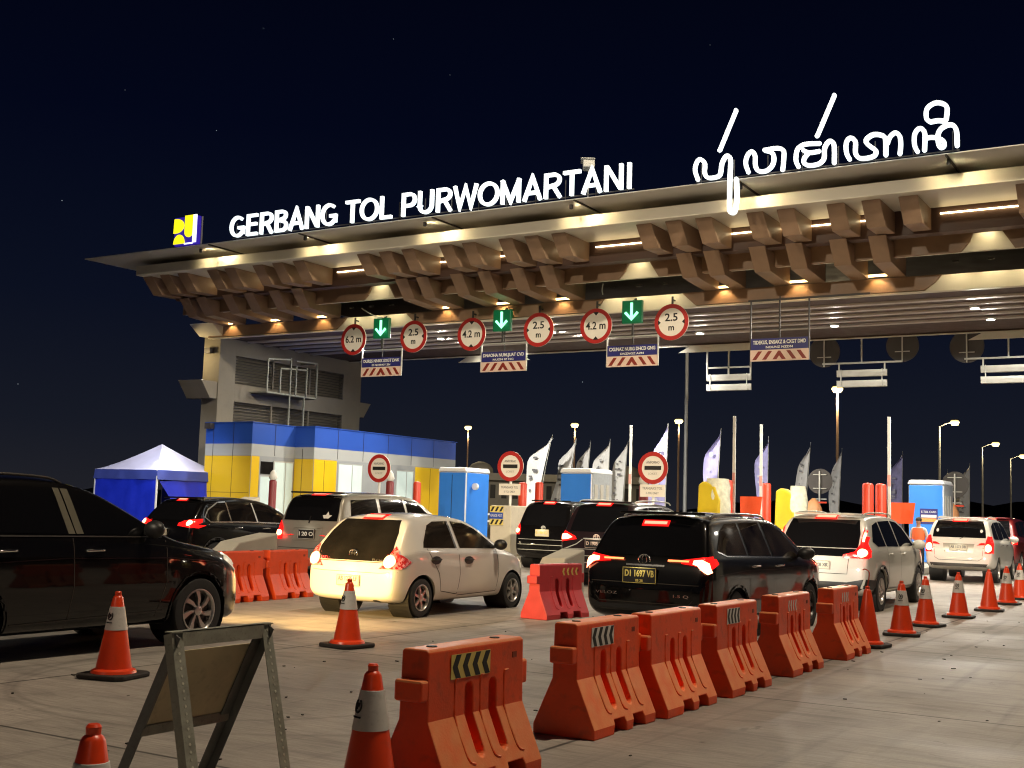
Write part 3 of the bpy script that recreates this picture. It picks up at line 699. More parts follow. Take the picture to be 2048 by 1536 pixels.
lane_plate(-11.3, "TIDEKUS, ENSAKZ & CXGT DMD", "NOUNZ NZDN", "hanging blue lane plate on a tall dark frame without an arrow", True)

# back views of the signs hung for the opposite direction
def back_disc(x, z, label):
    t = thing("limit_sign", label, "road sign", (x, 42.35, z), 0, "signs seen from behind at the rear of the canopy")
    disc_mesh(MB(), 0.56, 0.0, 0.03).build("plate", steel_d, t)
    b = MB(); b.bar((0, -0.03, -0.55), (0, -0.03, 0.75), 0.05, 0.04); b.bar((-0.25, -0.03, -0.2), (0.25, -0.03, -0.2), 0.03, 0.03)
    b.build("bracket", steel, t)
back_disc(-12.65, 7.55, "dark back of a round sign above the yellow street lamp, left of its pair")
back_disc(-9.91, 7.65, "dark back of a round sign, right one of the pair above the street lamp")
back_disc(-7.78, 7.53, "dark back of a round sign beside the brightest pair of horizontal bars")
back_disc(-5.0, 7.55, "dark back of a round sign at the right edge of the picture")
def back_plate(x, ztop, label, tall):
    t = thing("lane_sign", label, "lane sign", (x, 42.3, 6.25), 0, "signs seen from behind at the rear of the canopy")
    for z in (0.10, 0.47):
        MB().prism([(-0.03, z - 0.09), (0.02, z - 0.11), (0.02, z + 0.13), (-0.05, z + 0.13), (-0.05, z + 0.05)], 'x', -0.88, 0.88).build("plate", steel, t)
    f = MB()
    for s in (-0.72, 0.72): f.bar((s, -0.07, 0.0), (s, -0.07, 0.62), 0.03, 0.03)
    if tall:
        for s in (-0.86, 0.0, 0.86): f.bar((s, -0.02, 0.60), (s, -0.02, ztop - 6.25), 0.06, 0.06)
        f.bar((-0.86, -0.02, 0.86), (0.86, -0.02, 0.86), 0.06, 0.06)
    else:
        for s in (-0.8, 0.8): f.bar((s, -0.02, 0.6), (s, -0.02, 0.85), 0.05, 0.05)
        f.bar((-1.4, -0.02, 0.85), (1.4, -0.02, 0.85), 0.06, 0.06); f.bar((0, -0.02, 0.85), (0, -0.02, ztop - 6.25), 0.05, 0.05)
    f.build("hanger", steel, t)
back_plate(-16.24, 8.0, "back of a hanging lane plate in a pale three-post frame, left of the dark frame", True)
back_plate(-11.3, 8.0, "back of a hanging lane plate just above the yellow street lamp", False)
back_plate(-6.45, 8.0, "back of a hanging lane plate at the right edge, brightest pair of bars", False)
# ------------------------------------------------------------------ toll office beside the pier
off = thing("toll_office", "low office clad in blue, white and yellow panels below the louvred pier", "office building", (-31.0, 37.8, 0))
def opart(mb, name, m, par=None, **k):
    mb.xform(Matrix.Translation((31.0, -37.8, 0))); return mb.build(name, m, par or off, **k)
foot = [(-32.6, 32.0), (-30.3, 32.0), (-30.3, 34.3), (-29.35, 34.3), (-29.35, 43.7), (-32.6, 43.7)]
opart(MB().prism(foot, 'z', 0, 3.24), "wall", acp_gry)
opart(MB().prism(foot, 'z', 3.241, 3.66), "white_band", acp_wht)
opart(MB().prism(foot, 'z', 3.661, 4.42), "blue_band", acp_blue)
opart(MB().prism([(x + (0.04 if x > -31 else -0.04), y + (-0.04 if y < 40 else 0.04)) for x, y in foot], 'z', 4.421, 4.45), "parapet_cap", acp_blue)
E0 = 0.012
def fp(y, x0, x1, z0, z1, m, n, e=E0): return opart(MB().prism([(x0, z0), (x1, z0), (x1, z1), (x0, z1)], 'y', y - e, y - 0.002), n, m)
def sp(x, y0, y1, z0, z1, m, n, e=E0): return opart(MB().prism([(y0, z0), (y1, z0), (y1, z1), (y0, z1)], 'x', x + 0.002, x + e), n, m)
fp(32.0, -32.58, -30.31, 0.1, 3.22, acp_yel, "yellow_panel")
sp(-30.3, 32.02, 32.42, 0.1, 3.22, acp_yel, "yellow_panel")
fp(34.3, -30.28, -29.36, 0.1, 3.22, acp_yel, "yellow_panel")
sp(-29.35, 34.32, 35.62, 0.1, 3.22, acp_yel, "yellow_panel")
sp(-29.35, 40.72, 42.75, 0.1, 3.22, acp_yel, "yellow_panel")
# seams of the cladding
sm = MB()
for x in (-32.2, -31.2): sm.box((x, 31.984, 2.25), (0.014, 0.006, 4.3))
for y in (33.2,): sm.box((-30.285, y, 3.85), (0.006, 0.014, 1.15))
for y in (35.65, 37.2, 38.8, 40.4, 42.0): sm.box((-29.335, y, 3.85), (0.006, 0.014, 1.15))
sm.box((-29.335, 34.9, 1.7), (0.006, 0.014, 3.0)); sm.box((-29.335, 41.8, 1.7), (0.006, 0.014, 3.0)); sm.box((-29.9, 34.284, 1.9), (0.014, 0.006, 3.4))
sm.box((-31.45, 31.984, 1.9), (2.2, 0.006, 0.012)); 
opart(sm, "cladding_seam", joint_m)
for (x, y0, y1, z0, z1, mull) in ((-30.3, 32.5, 33.15, 0.9, 2.5, None), (-30.3, 33.22, 34.2, 0.9, 3.05, None), (-29.35, 35.75, 37.15, 1.0, 3.1, None), (-29.35, 39.45, 40.55, 0.9, 3.0, None)):
    f = sp(x, y0 - 0.05, y1 + 0.05, z0 - 0.05, z1 + 0.05, alu, "window", 0.02)
    opart(MB().prism([(y0, z0), (y1, z0), (y1, z1), (y0, z1)], 'x', x + 0.021, x + 0.026), "pane", lit_win, f)
    if y1 - y0 > 0.9: opart(MB().box((x + 0.034, (y0 + y1) / 2 + 0.1, (z0 + z1) / 2), (0.012, 0.035, z1 - z0)), "mullion", alu, f)
sp(-30.3, 32.5, 33.15, 2.6, 3.05, glass_b, "transom", 0.02)
light('AREA', (-26.5, 33.6, 7.2), 24, (1, 0.95, 0.85), 0.4, (-30, 36.5, 2.5))

# ------------------------------------------------------------------ event tent
fl = MB().box((0, 0, 0), (0.3, 0.2, 0.2)); fl.xform(Matrix.Translation((-32.3, 31.85, 4.3))); opart(fl, "added_flood", steel_d)  # added fixture; it and the spots below brighten the tent
light('SPOT', (-32.2, 30.6, 4.2), 150, (0.95, 0.97, 1.0), 0.15, (-34.2, 29.6, 1.6), 120, 0.8)
light('SPOT', (-31.6, 29.0, 4.1), 200, (0.95, 0.97, 1.0), 0.15, (-33.0, 31.0, 1.6), 120, 0.8)
tn = thing("event_tent", "blue pop-up event tent with a pale peaked roof left of the office", "tent", (-34.0, 31.2, 0), 0.0)
w = 1.62; e, pk = 2.60, 3.60
rb = MB(); K = 10
for (ax, ay), (bx, by) in (((-w, -w), (w, -w)), ((w, -w), (w, w)), ((w, w), (-w, w)), ((-w, w), (-w, -w))):
    rows = []
    for i in range(K + 1):
        t = i / K; s = 1 - t; zq = e + (pk - e) * (t ** 1.25)
        rows.append([rb.bm.verts.new(((ax + (bx - ax) * j / 6) * s, (ay + (by - ay) * j / 6) * s, zq - 0.10 * sin(pi * j / 6) * s * t * 2)) for j in range(7)])
    for A, B in zip(rows, rows[1:]):
        for j in range(6): rb.face([A[j], A[j + 1], B[j + 1], B[j]])
bmesh.ops.remove_doubles(rb.bm, verts=rb.bm.verts, dist=1e-3)
rb.build("tent_roof", tent_w, tn, smooth=50)
def cloth(pts0, pts1, rows, amp, seed):
    r = random.Random(seed); m = MB(); p = [r.uniform(0, 6) for _ in range(4)]
    a0, a1 = [Vector(q) for q in pts0], [Vector(q) for q in pts1]; N = 24; R = []
    d = (a0[1] - a0[0]).normalized(); nn = Vector((d.y, -d.x, 0))
    for i in range(rows + 1):
        t = i / rows
        R.append([m.bm.verts.new(a0[0].lerp(a1[0], t).lerp(a0[1].lerp(a1[1], t), j / N) + nn * amp * t * (sin(p[0] + j * 0.7) + 0.6 * sin(p[1] + j * 1.5 + t * 3))) for j in range(N + 1)])
    for A, B in zip(R, R[1:]):
        for j in range(N): m.face([A[j], A[j + 1], B[j + 1], B[j]])
    return m
for (a, b) in (((-w, -w), (w, -w)), ((w, -w), (w, w)), ((w, w), (-w, w)), ((-w, w), (-w, -w))):
    cloth(((*a, e), (*b, e)), ((a[0] * 1.01, a[1] * 1.01, e - 0.34), (b[0] * 1.01, b[1] * 1.01, e - 0.34)), 2, 0.02, 3).build("valance", mat("tent_valance", (0.045, 0.07, 0.34), 0.5, var=0.1), tn, smooth=60)
cloth(((-w * .99, -w * .99, e - 0.3), (w * .97, -w * .99, e - 0.3)), ((-w, -w, 0.15), (w, -w, 0.15)), 8, 0.03, 5).build("side_wall", tent_b, tn, smooth=60)
cloth(((-w * .98, w * .98, e - 0.3), (w * .98, w * .98, e - 0.3)), ((-w, w, 0.15), (w, w, 0.15)), 8, 0.04, 7).build("side_wall", tent_b, tn, smooth=60)
sw = cloth(((w * .97, -w * .9, e - 0.4), (w * .97, w * .97, e - 0.22)), ((w, -w * .2, 0.9), (w, w, 1.25)), 8, 0.06, 9)
sw.build("side_wall", tent_b, tn, smooth=60)
for sx_ in (-1, 1):
    for sy_ in (-1, 1):
        MB().box((sx_ * w * 0.985, sy_ * w * 0.985, (e - 0.02) / 2), (0.05, 0.05, e - 0.02)).build("leg", white_ink, tn)

# ------------------------------------------------------------------ traffic islands and crash noses
def island(x, y0, y1, label):
    t = thing("traffic_island", label, "traffic island", (x, y0, 0), 0, "kerbed islands between the toll lanes")
    L = y1 - y0
    MB().prism([(-0.9, 0.9), (-0.5, 0.25), (0, 0), (0.5, 0.25), (0.9, 0.9), (0.9, L), (-0.9, L)], 'z', 0, 0.22).build("kerb", kerb_m, t, bevel=0.03)
for x, nm in ((-28.4, "kerbed toll island beside the office"), (-23.6, "kerbed toll island carrying the blue booth beside the office"), (-18.65, "kerbed toll island with the hazard-striped cream block"), (-13.9, "kerbed toll island with two yellow machines"), (-9.1, "kerbed toll island with the blue booth that bears a poster")):
    island(x, 30.2, 46.6, nm)
def crash_nose(x, y, label, plate, h=1.7):
    t = thing("crash_block", label, "crash block", (x, y, 0), 0, "cream concrete crash blocks on island noses")
    MB().prism([(0, 0.225), (0, h), (1.05, h), (1.15, h - 0.1), (1.15, 0.225)] if plate else [(-2.6, 0.02), (-2.4, 0.55), (-0.5, 1.62), (0, h), (0, 0.02)], 'x', -0.36, 0.36).build("block", nose_m, t, bevel=0.03)
    if plate:
        p = MB().box((-0.13, -0.02, h - 0.30), (0.46, 0.02, 0.56)).build("hazard_plate", yellow_ink, t)
        s = MB()
        for k, z0 in ((0, h - 0.18), (1, h - 0.56)):
            for i in range(3):
                xx = -0.36 + i * 0.155 + 0.02; s.prism([(xx, z0), (xx + 0.07, z0), (xx + 0.15, z0 + 0.14), (xx + 0.08, z0 + 0.14)], 'y', -0.035, -0.031)
        s.build("stripes", black_ink, p)
        MB().box((-0.13, -0.033, h - 0.305), (0.46, 0.004, 0.19)).build("blue_band", acp_blue, p)
        text("lettering", "GXADE MXT", 0.11, white_ink, p, at(-0.13, -0.038, h - 0.305), width=0.40)
crash_nose(-18.68, 30.30, "cream crash block with black and yellow hazard plate below a round sign", True)
crash_nose(-28.4, 30.15, "pale sloping crash nose between the blue tent and the office", False, 1.75)
def nose_barrier(x, y, rz, h, L, label):
    t = thing("concrete_wedge", label, "concrete wedge", (x, y, 0), rz, "low pale concrete wedges behind the plastic barriers")
    MB().prism([(0, 0), (0, h * 0.62), (L * 0.25, h * 0.86), (L, h), (L, 0)], 'x', -0.22, 0.22).build("wedge", kerb_m, t, bevel=0.03)
nose_barrier(-9.55, 16.95, radians(2), 0.97, 0.95, "pale concrete wedge just ahead of the white hatchback")
nose_barrier(-15.0, 15.1, radians(4), 1.04, 1.4, "pale concrete wedge behind the barriers beside the black van's nose")

# ------------------------------------------------------------------ round entry signs on posts
def entry_sign(x, y, z, label, plate=None, back=False, posty=0.0):
    t = thing("entry_sign", label, "road sign", (x, y, 0.22), 0, "round red ringed signs on the islands" if not back else "round signs on the islands seen from behind")
    zc = z - 0.22; R = 0.45
    if not back:
        disc_mesh(MB(), R, 0.0, 0.02).xform(Matrix.Translation((0, 0, zc))).build("plate", sign_white, t)
        ring(MB(), R * 0.74, R, -0.005, 0.0, 40).xform(Matrix.Translation((0, 0, zc))).build("red_ring", sign_red, t)
        MB().box((0, -0.004, zc), (0.50, 0.006, 0.11)).build("black_bar", black_ink, t)
        text("lettering", "ANFORNO", 0.10, grey_ink, t, at(0, -0.004, zc + 0.15), width=0.40)
        text("lettering", "LOKET", 0.08, mat("faint_print", (0.42, 0.40, 0.35), 0.6, var=0), t, at(0, -0.004, zc - 0.16), width=0.28)
        MB().tube([(0, 0.05, 0), (0, 0.05, zc + 0.3)], 0.04, 10).build("post", white_ink, t)
        if plate:
            MB().box((0, 0.0, plate - 0.22), (0.74, 0.02, 0.34)).build("name_plate", sign_white, t)
            text("lettering", "TRANSAKSI TOL", 0.10, grey_ink, t, at(0, -0.012, plate - 0.22 + 0.06), width=0.60)
            text("lettering", "E-TOL ONLY", 0.08, grey_ink, t, at(0, -0.012, plate - 0.22 - 0.07), width=0.38)
    else:
        disc_mesh(MB(), R * 1.08, 0.0, 0.02).xform(Matrix.Translation((0, 0, zc))).build("plate", steel_d, t)
        b = MB(); b.bar((0, -0.05, 0.0), (0, -0.05, zc + 0.40), 0.06, 0.05)
        for q in (-0.27, 0.26, -0.68): b.bar((-0.26, -0.03, zc + q), (0.26, -0.03, zc + q), 0.04, 0.03)
        b.build("post", steel, t)
entry_sign(-18.65, 30.72, 2.87, "red ringed round sign above the cream hazard block", 2.18)
entry_sign(-13.9, 30.5, 2.85, "red ringed round sign above a name plate, behind the two dark cars", 2.22)
entry_sign(-23.6, 30.77, 2.77, "red ringed round sign in front of the office windows")
entry_sign(-13.9, 46.0, 3.02, "dark back of a round sign right of the second yellow machine", back=True)
entry_sign(-9.1, 47.0, 3.0, "dark back of a round sign right of the booth with a poster", back=True)
def dome(x, y, label):
    t = thing("island_dome", label, "marker dome", (x, y, 0.2), 0, "orange marker domes at the far island ends")
    MB().lathe([(0.34, 0), (0.34, 1.6), (0.30, 1.8), (0.20, 2.0), (0.06, 2.16)], 20).build("dome", mat("peach_plastic", (0.75, 0.36, 0.16), 0.4, var=0.1), t, smooth=50)
    MB().box((0, 0.0, 2.0), (1.0, 0.06, 0.06)).build("cross_bar", post_r, t)
dome(-13.9, 45.2, "orange marker dome below the round sign back, behind the white crossover")
dome(-9.1, 46.0, "orange marker dome behind the roof of the farthest white MPV")

# ------------------------------------------------------------------ toll booths and machines
def booth(x, y, label, style):
    t = thing("toll_booth", label, "toll booth", (x, y, 0.22), 0, "light blue toll booths on the islands")
    W, D, Hh = 1.15, 1.5, 2.62
    MB().box((0, D / 2, Hh / 2), (W, D, Hh)).build("body", booth_w, t, bevel=0.06)
    MB().prism([(-W / 2 - 0.04, Hh), (W / 2 + 0.04, Hh), (W / 2 - 0.03, Hh + 0.16), (-W / 2 + 0.03, Hh + 0.16)], 'y', -0.04, D + 0.04).build("roof", booth_w, t, bevel=0.05)
    MB().box((0, -0.012, Hh / 2), (W - 0.05, 0.02, Hh - 0.05)).build("front_panel", booth_b, t, bevel=0.01)
    m = booth_b if style == 0 else booth_g
    sd = MB().box((W / 2 + 0.006, D / 2, Hh / 2 + (0.0 if style == 0 else 0.05)), (0.02, D - 0.10, Hh - 0.06)).build("side_panel", m, t, bevel=0.01)
    if style == 0:
        MB().lathe([(0.12, 0), (0.12, 0.10), (0.05, 0.11)], 16, Matrix.Translation((W / 2 + 0.16, 0.4, Hh - 0.5)) @ Matrix.Rotation(pi / 2, 4, 'X')).build("mirror", booth_w, t)
        MB().box((0, -0.024, Hh / 2), (0.02, 0.006, Hh - 0.2)).build("door_seam", black_p, t)
    else:
        v = MB()
        for k in range(3): v.box((W / 2 + 0.02, 0.3 + 0.42 * k, Hh / 2 + 0.6), (0.012, 0.22, 0.7)); v.box((W / 2 + 0.02, 0.3 + 0.42 * k, Hh / 2 - 0.4), (0.012, 0.22, 0.6))
        v.build("vent", steel, sd)
    if style == 2:
        p = MB().box((0.1, -0.026, 1.55), (0.58, 0.006, 0.52)).build("poster", sign_blue, t)
        text("lettering", "E-TOL CARD", 0.1, white_ink, p, at(0.1, -0.03, 1.70), width=0.48)
        MB().box((0.1, -0.0305, 1.56), (0.5, 0.003, 0.09)).build("poster_band", sign_white, p)
        MB().box((0.1, -0.0305, 1.43), (0.5, 0.003, 0.12)).build("poster_band", mat("poster_orange", (0.75, 0.3, 0.08), 0.5, var=0.2, vscale=20), p)
booth(-23.6, 35.0, "light blue toll booth with a round mirror beside the office", 0)
booth(-18.65, 34.9, "light blue toll booth with grey vents behind the two dark cars", 1)
booth(-9.1, 42.1, "light blue toll booth with a poster beside the farthest white MPV", 2)

def machine(x, y, label, s):
    t = thing("toll_machine", label, "toll machine", (x, y, 0.22), 0, "yellow toll machines wrapped in clear film")
    MB().prism([(-0.42, 0), (0.30, 0), (0.36, 1.85), (0.22, 2.25), (-0.16, 2.42), (-0.34, 2.30)], 'y', 0, 0.7).build("housing", mach_y, t, bevel=0.05)
    r = random.Random(s); f = MB(); R = []
    for i in range(9):
        z = 2.50 - i * 0.27; ring_ = []
        for k in range(16):
            a = 2 * pi * k / 16; q = 1 + 0.10 * r.uniform(-1, 1)
            ring_.append(f.bm.verts.new(((0.30 if i == 0 else 0.34 + 0.02 * i) * q * cos(a) * (0.5 if s == 2 and cos(a) < 0 else 1.0) + (0.28 if s == 2 else 0.12), 0.42 + 0.42 * q * sin(a), z)))
        R.append(ring_)
    for A, B in zip(R, R[1:]):
        for k in range(16): f.face([A[k], A[(k + 1) % 16], B[(k + 1) % 16], B[k]])
    f.face(R[0])
    f.build("plastic_wrap", mach_w, t, smooth=60)
machine(-13.9, 34.6, "yellow wrapped toll machine left of the tall white boom", 1)
machine(-13.9, 41.8, "yellow wrapped toll machine left of the white crossover's roof", 2)

# ------------------------------------------------------------------ bollards, booms, panels
def bollard(x, y, h, label, m=post_r, cap=None, r=0.13):
    t = thing("island_bollard", label, "bollard", (x, y, 0.2), 0, "red bollards on the islands")
    MB().lathe([(r, 0), (r, h - 0.26), (r * 0.8, h - 0.21), (0.02, h - 0.19)], 18).build("post", m, t, smooth=50)
    MB().lathe([(r + 0.03, 0), (r + 0.03, 0.05)], 18).build("foot", black_p, t)
    if cap: MB().lathe([(0.10, h - 0.2), (0.15, h - 0.12), (0.10, h + 0.06), (0.03, h + 0.14)], 14).build("cap", white_ink, t, smooth=50)
bollard(-28.4, 31.12, 2.35, "maroon post with a white cap before the office door", maroon_p, 1)
bollard(-23.95, 31.85, 2.40, "maroon post with a white cap right of the red ringed sign by the office", maroon_p, 1)
bollard(-23.6, 32.9, 2.42, "plain red bollard before the yellow panel left of the first booth")
bollard(-18.75, 31.65, 2.42, "red bollard just left of the leaning white banner's foot")
bollard(-18.60, 32.4, 2.46, "red bollard just right of the leaning white banner's foot")
bollard(-13.9, 36.2, 2.72, "red bollard between the yellow machine and the tall white boom", r=0.16)
bollard(-13.9, 39.85, 2.74, "red bollard left of the second yellow machine", r=0.16)
bollard(-9.1, 34.7, 2.64, "left red bollard of the pair left of the postered booth", r=0.16)
bollard(-9.1, 36.15, 2.67, "right red bollard of the pair left of the postered booth", r=0.16)
bollard(-14.4, 31.0, 2.4, "small red bollard behind the red ringed sign over the dark cars", maroon_p, 1)
def boom(x, y, top, label):
    t = thing("barrier_boom", label, "barrier boom", (x, y, 0.2), 0, "white barrier booms raised upright")
    MB().box((0.0, 0.3, 0.5), (0.32, 0.4, 1.0)).build("cabinet", mach_w, t, bevel=0.03)
    b = MB().box((0, 0, (top - 0.2 + 0.8) / 2), (0.095, 0.05, top - 0.2 - 0.8)).build("boom", pole_w, t, bevel=0.01)
    for k in range(2): MB().box((0, -0.027, 1.3 + 1.3 * k), (0.097, 0.004, 0.35)).build("red_band", mat("pale_red_band", (0.7, 0.35, 0.3), 0.4, var=0), b)
boom(-18.65, 39.0, 4.72, "white raised boom left of the blue patterned banner and round sign")
boom(-13.9, 36.75, 4.8, "tallest white raised boom, beside the first yellow machine")
boom(-13.9, 39.3, 4.72, "white raised boom in front of the violet banner")
boom(-9.1, 37.15, 4.74, "white raised boom left of the postered booth")
def panel(x, y, z, label):
    t = thing("marker_panel", label, "marker panel", (x, y, 0.2), 0, "orange red marker panels on the islands")
    MB().prism([(-0.36, z - 0.85), (0.30, z - 0.85), (0.38, z - 0.2), (-0.38, z - 0.2)], 'y', 0, 0.03).build("panel", box_o, t)
    MB().box((0, 0.05, (z - 0.8) / 2), (0.06, 0.06, z - 0.8)).build("post", steel_d, t)
panel(-13.85, 38.2, 2.25, "orange red panel between the two yellow machines")
panel(-9.0, 38.4, 2.16, "orange red panel left of the postered booth")

# ------------------------------------------------------------------ feather banners beyond the gate
def banner(x, y, h, wd, label, m, lean=0.0, seed=0, foot=None):
    t = thing("feather_banner", label, "banner", (x, y, 0), 0, "feather banners on poles beyond the gate")
    r = random.Random(seed); N = 22; ph = r.uniform(0, 6); fm = MB(); R = []
    for i in range(N + 1):
        s = i / N; z = 1.0 + (h - 1.0) * s
        px = lean * (s ** 1.5)
        wv = wd * (1.0 if s < 0.80 else max(0.03, 1 - ((s - 0.80) / 0.20) ** 1.2)) * (1 + 0.10 * sin(ph + 9 * s))
        if s < 0.12: wv *= 0.75 + 2 * s
        row = []
        for j in range(6):
            q = j / 5
            row.append(fm.bm.verts.new((px - wv * q, 0.10 * sin(ph + 5 * s + q * 4) * q, z - 0.30 * q * (1 if s > 0.3 else 0.4))))
        R.append(row)
    for a, b in zip(R, R[1:]):
        for j in range(5): fm.face([a[j], a[j + 1], b[j + 1], b[j]])
    cl = fm.build("cloth", m, t, smooth=80)
    if m is flag_w or True:
        g_ = MB()
        for i in range(9):
            s = 0.15 + 0.075 * i
            if r.random() < 0.15: continue
            px = lean * (s ** 1.5) - wd * 0.5; z = 0.95 + (h - 1.0) * s
            hw = wd * 0.22
            for _ in range(r.choice((1, 2, 3))): g_.box((px + r.uniform(-.8, .8) * hw, -0.13 - r.uniform(0, .008), z + r.uniform(-.07, .07)), (hw * r.uniform(.25, 1.3), 0.003, r.uniform(.03, .12)))
        g_.build("printed_pattern", grey_ink if m is not flag_b else mat("pale_print", (0.45, 0.45, 0.55), 0.6, var=0.2), cl)
    if foot: MB().box((lean * 0.05 - wd * 0.45, -0.14, 1.25), (wd * 0.8, 0.004, 0.5)).build("print", foot, cl)
    MB().tube([(lean * ((i / 10) ** 1.5), 0.02, h * i / 10 + 0.001) for i in range(11)], 0.025, 6, 0.012).build("pole", steel, t)
banner(-27.3, 47.3, 5.0, 0.95, "white feather banner leaning most, leftmost of the row", flag_w, 0.75, 1)
banner(-27.1, 49.7, 5.0, 0.80, "white feather banner just left of the second sodium lamp", flag_w, 0.5, 2)
banner(-26.7, 50.8, 4.95, 0.62, "narrow white feather banner just right of the second sodium lamp", flag_w, 0.3, 3)
banner(-25.2, 50.2, 5.0, 0.78, "white feather banner with a green foot behind the vented booth", flag_w, 0.12, 4, flag_g)
banner(-24.75, 50.9, 4.95, 0.68, "white feather banner just left of the first raised boom", flag_w, 0.25, 5)
banner(-18.6, 41.9, 5.0, 0.62, "blue and cream patterned banner behind the red ringed sign", flag_b, 0.1, 6)
banner(-17.55, 44.4, 5.0, 0.58, "violet banner left of the tallest boom", flag_b, 0.2, 7)
banner(-17.1, 49.1, 5.0, 0.55, "violet banner beside the second boom", flag_b, 0.05, 8)
banner(-16.8, 53.2, 5.0, 0.48, "thin grey banner left of the dark sign back", mat("grey_banner_cloth", (0.62, 0.62, 0.62), 0.7, var=0.15), 0.3, 9)
banner(-16.6, 57.8, 5.0, 0.45, "thin grey banner beside the yellow street lamp pole", mat("grey_banner_cloth", (0.62, 0.62, 0.62), 0.7, var=0.15), 0.2, 10)
banner(-14.2, 60.4, 5.0, 0.7, "grey violet banner between the last boom and the postered booth", flag_b, 0.05, 11)
banner(-14.3, 71.5, 4.6, 0.5, "small grey banner just right of the postered booth", mat("grey_banner_cloth", (0.62, 0.62, 0.62), 0.7, var=0.15), 0.05, 12)
banner(-13.4, 73.2, 5.0, 0.85, "pale banner right of the last dark sign back", mat("grey_banner_cloth", (0.62, 0.62, 0.62), 0.7, var=0.15), 0.05, 13)

# ------------------------------------------------------------------ street lamps
def street_lamp(x, y, h, label, arm=0.0, pm=lamp_pole, e=900, s=1.0, col=(1, 0.78, 0.42), lit=True):
    t = thing("street_lamp", label, "street lamp", (x, y, 0), 0, "lit street lamps beyond the gate")
    p = MB(); p.tube([(0, 0, 0), (0, 0, h - (0.35 if arm else 0.1))], 0.12, 10, 0.07)
    if arm: p.tube([(0, 0, h - 0.36), (arm * 0.5, 0, h - 0.10), (arm, 0, h)], 0.05, 8)
    p.build("pole", pm, t)
    hd = MB().box((arm, 0, h + 0.16), (0.55, 0.30, 0.10)).build("head", steel_d, t, bevel=0.03)
    MB().lathe([(0.02, -0.20 * s), (0.17 * s, -0.16 * s), (0.25 * s, -0.03 * s), (0.20 * s, 0.08)], 16, Matrix.Translation((arm, -0.05, h))).build("lens", lamp_e, hd)
    if e: light('POINT', (x + arm, y - 0.05, h - 0.55 * s), e, col, 0.25)
    return t
street_lamp(-68.98, 104.94, 10.0, "sodium street lamp beyond the office, leftmost lamp", 0, lamp_pole, 700, 1.6)
street_lamp(-55.48, 103.34, 10.0, "sodium street lamp between the white banners", 0, lamp_pole, 700, 1.6)
street_lamp(-43.19, 100.24, 10.0, "sodium street lamp beside the tall thin mast", 0, lamp_pole, 700, 1.6)
street_lamp(-22.12, 76.94, 10.0, "brightest yellow street lamp on a brown pole", 0, lamp_pole, 5000, 1.5, (1, 0.76, 0.42))
street_lamp(-20.6, 100.34, 9.6, "arm street lamp on a grey pole, nearest of its row", 1.2, lamp_pole_g, 700, 1.5)
street_lamp(-22.2, 128.3, 9.6, "arm street lamp on a grey pole, middle one of its row", 1.3, lamp_pole_g, 500, 1.6)
street_lamp(-23.0, 150.97, 9.6, "arm street lamp on a grey pole at the right edge, farthest of its row", 1.4, lamp_pole_g, 400, 1.7)
mm = thing("tall_mast", "tall thin pale mast rising behind the canopy", "mast", (-23.77, 56.06, 0))
MB().tube([(0, 0, 0), (0, 0, 14)], 0.10, 10, 0.07).build("mast_pole", lamp_pole_g, mm); MB().box((0, 0, 0.1), (0.5, 0.5, 0.2)).build("foot", kerb_m, mm)

# ------------------------------------------------------------------ far colonnaded building and trees
fb = thing("far_building", "dim grey colonnaded building far beyond the gate", "building", (-58.5, 105.0, 0), radians(31))
MB().box((0, 3, 2.2), (19.0, 6, 4.4)).build("wall", bldg_m, fb)
MB().box((0, 2.6, 4.75), (19.6, 7.4, 0.7)).build("parapet", bldg_m, fb)
MB().lathe([(1.3, 0), (1.25, 0.5), (0.9, 0.95), (0.3, 1.2)], 20, Matrix.Translation((-7.5, 2, 5.1))).build("dome", bldg_m, fb, smooth=50)
MB().lathe([(1.3, 0), (1.25, 0.5), (0.9, 0.95), (0.3, 1.2)], 20, Matrix.Translation((7.5, 2, 5.1))).build("dome", bldg_m, fb, smooth=50)
for k in range(16):
    MB().box((-8.4 + k * 1.12, -0.02, 3.3), (0.52, 0.06, 1.35)).build("window", bldg_dk, fb)
    MB().box((-8.4 + k * 1.12, -0.02, 1.3), (0.52, 0.06, 1.2)).build("window", bldg_dk, fb)
light('AREA', (-62, 88, 6), 500, (1, 0.85, 0.6), 2.0, (-58, 105, 3))
rl = thing("guard_rail", "pale horizontal guard rail right of the first booth", "guard rail", (-27.5, 44.5, 0))
for z in (0.75, 1.05): MB().bar((-2.0, 0, z + 0.3), (5.0, 0.4, z + 0.3), 0.05, 0.09).build("rail", white_ink, rl)
for q in (-1.9, 0.4, 2.7, 4.9): MB().box((q, 0.06 * q, 0.7), (0.07, 0.07, 1.4)).build("post", white_ink, rl)

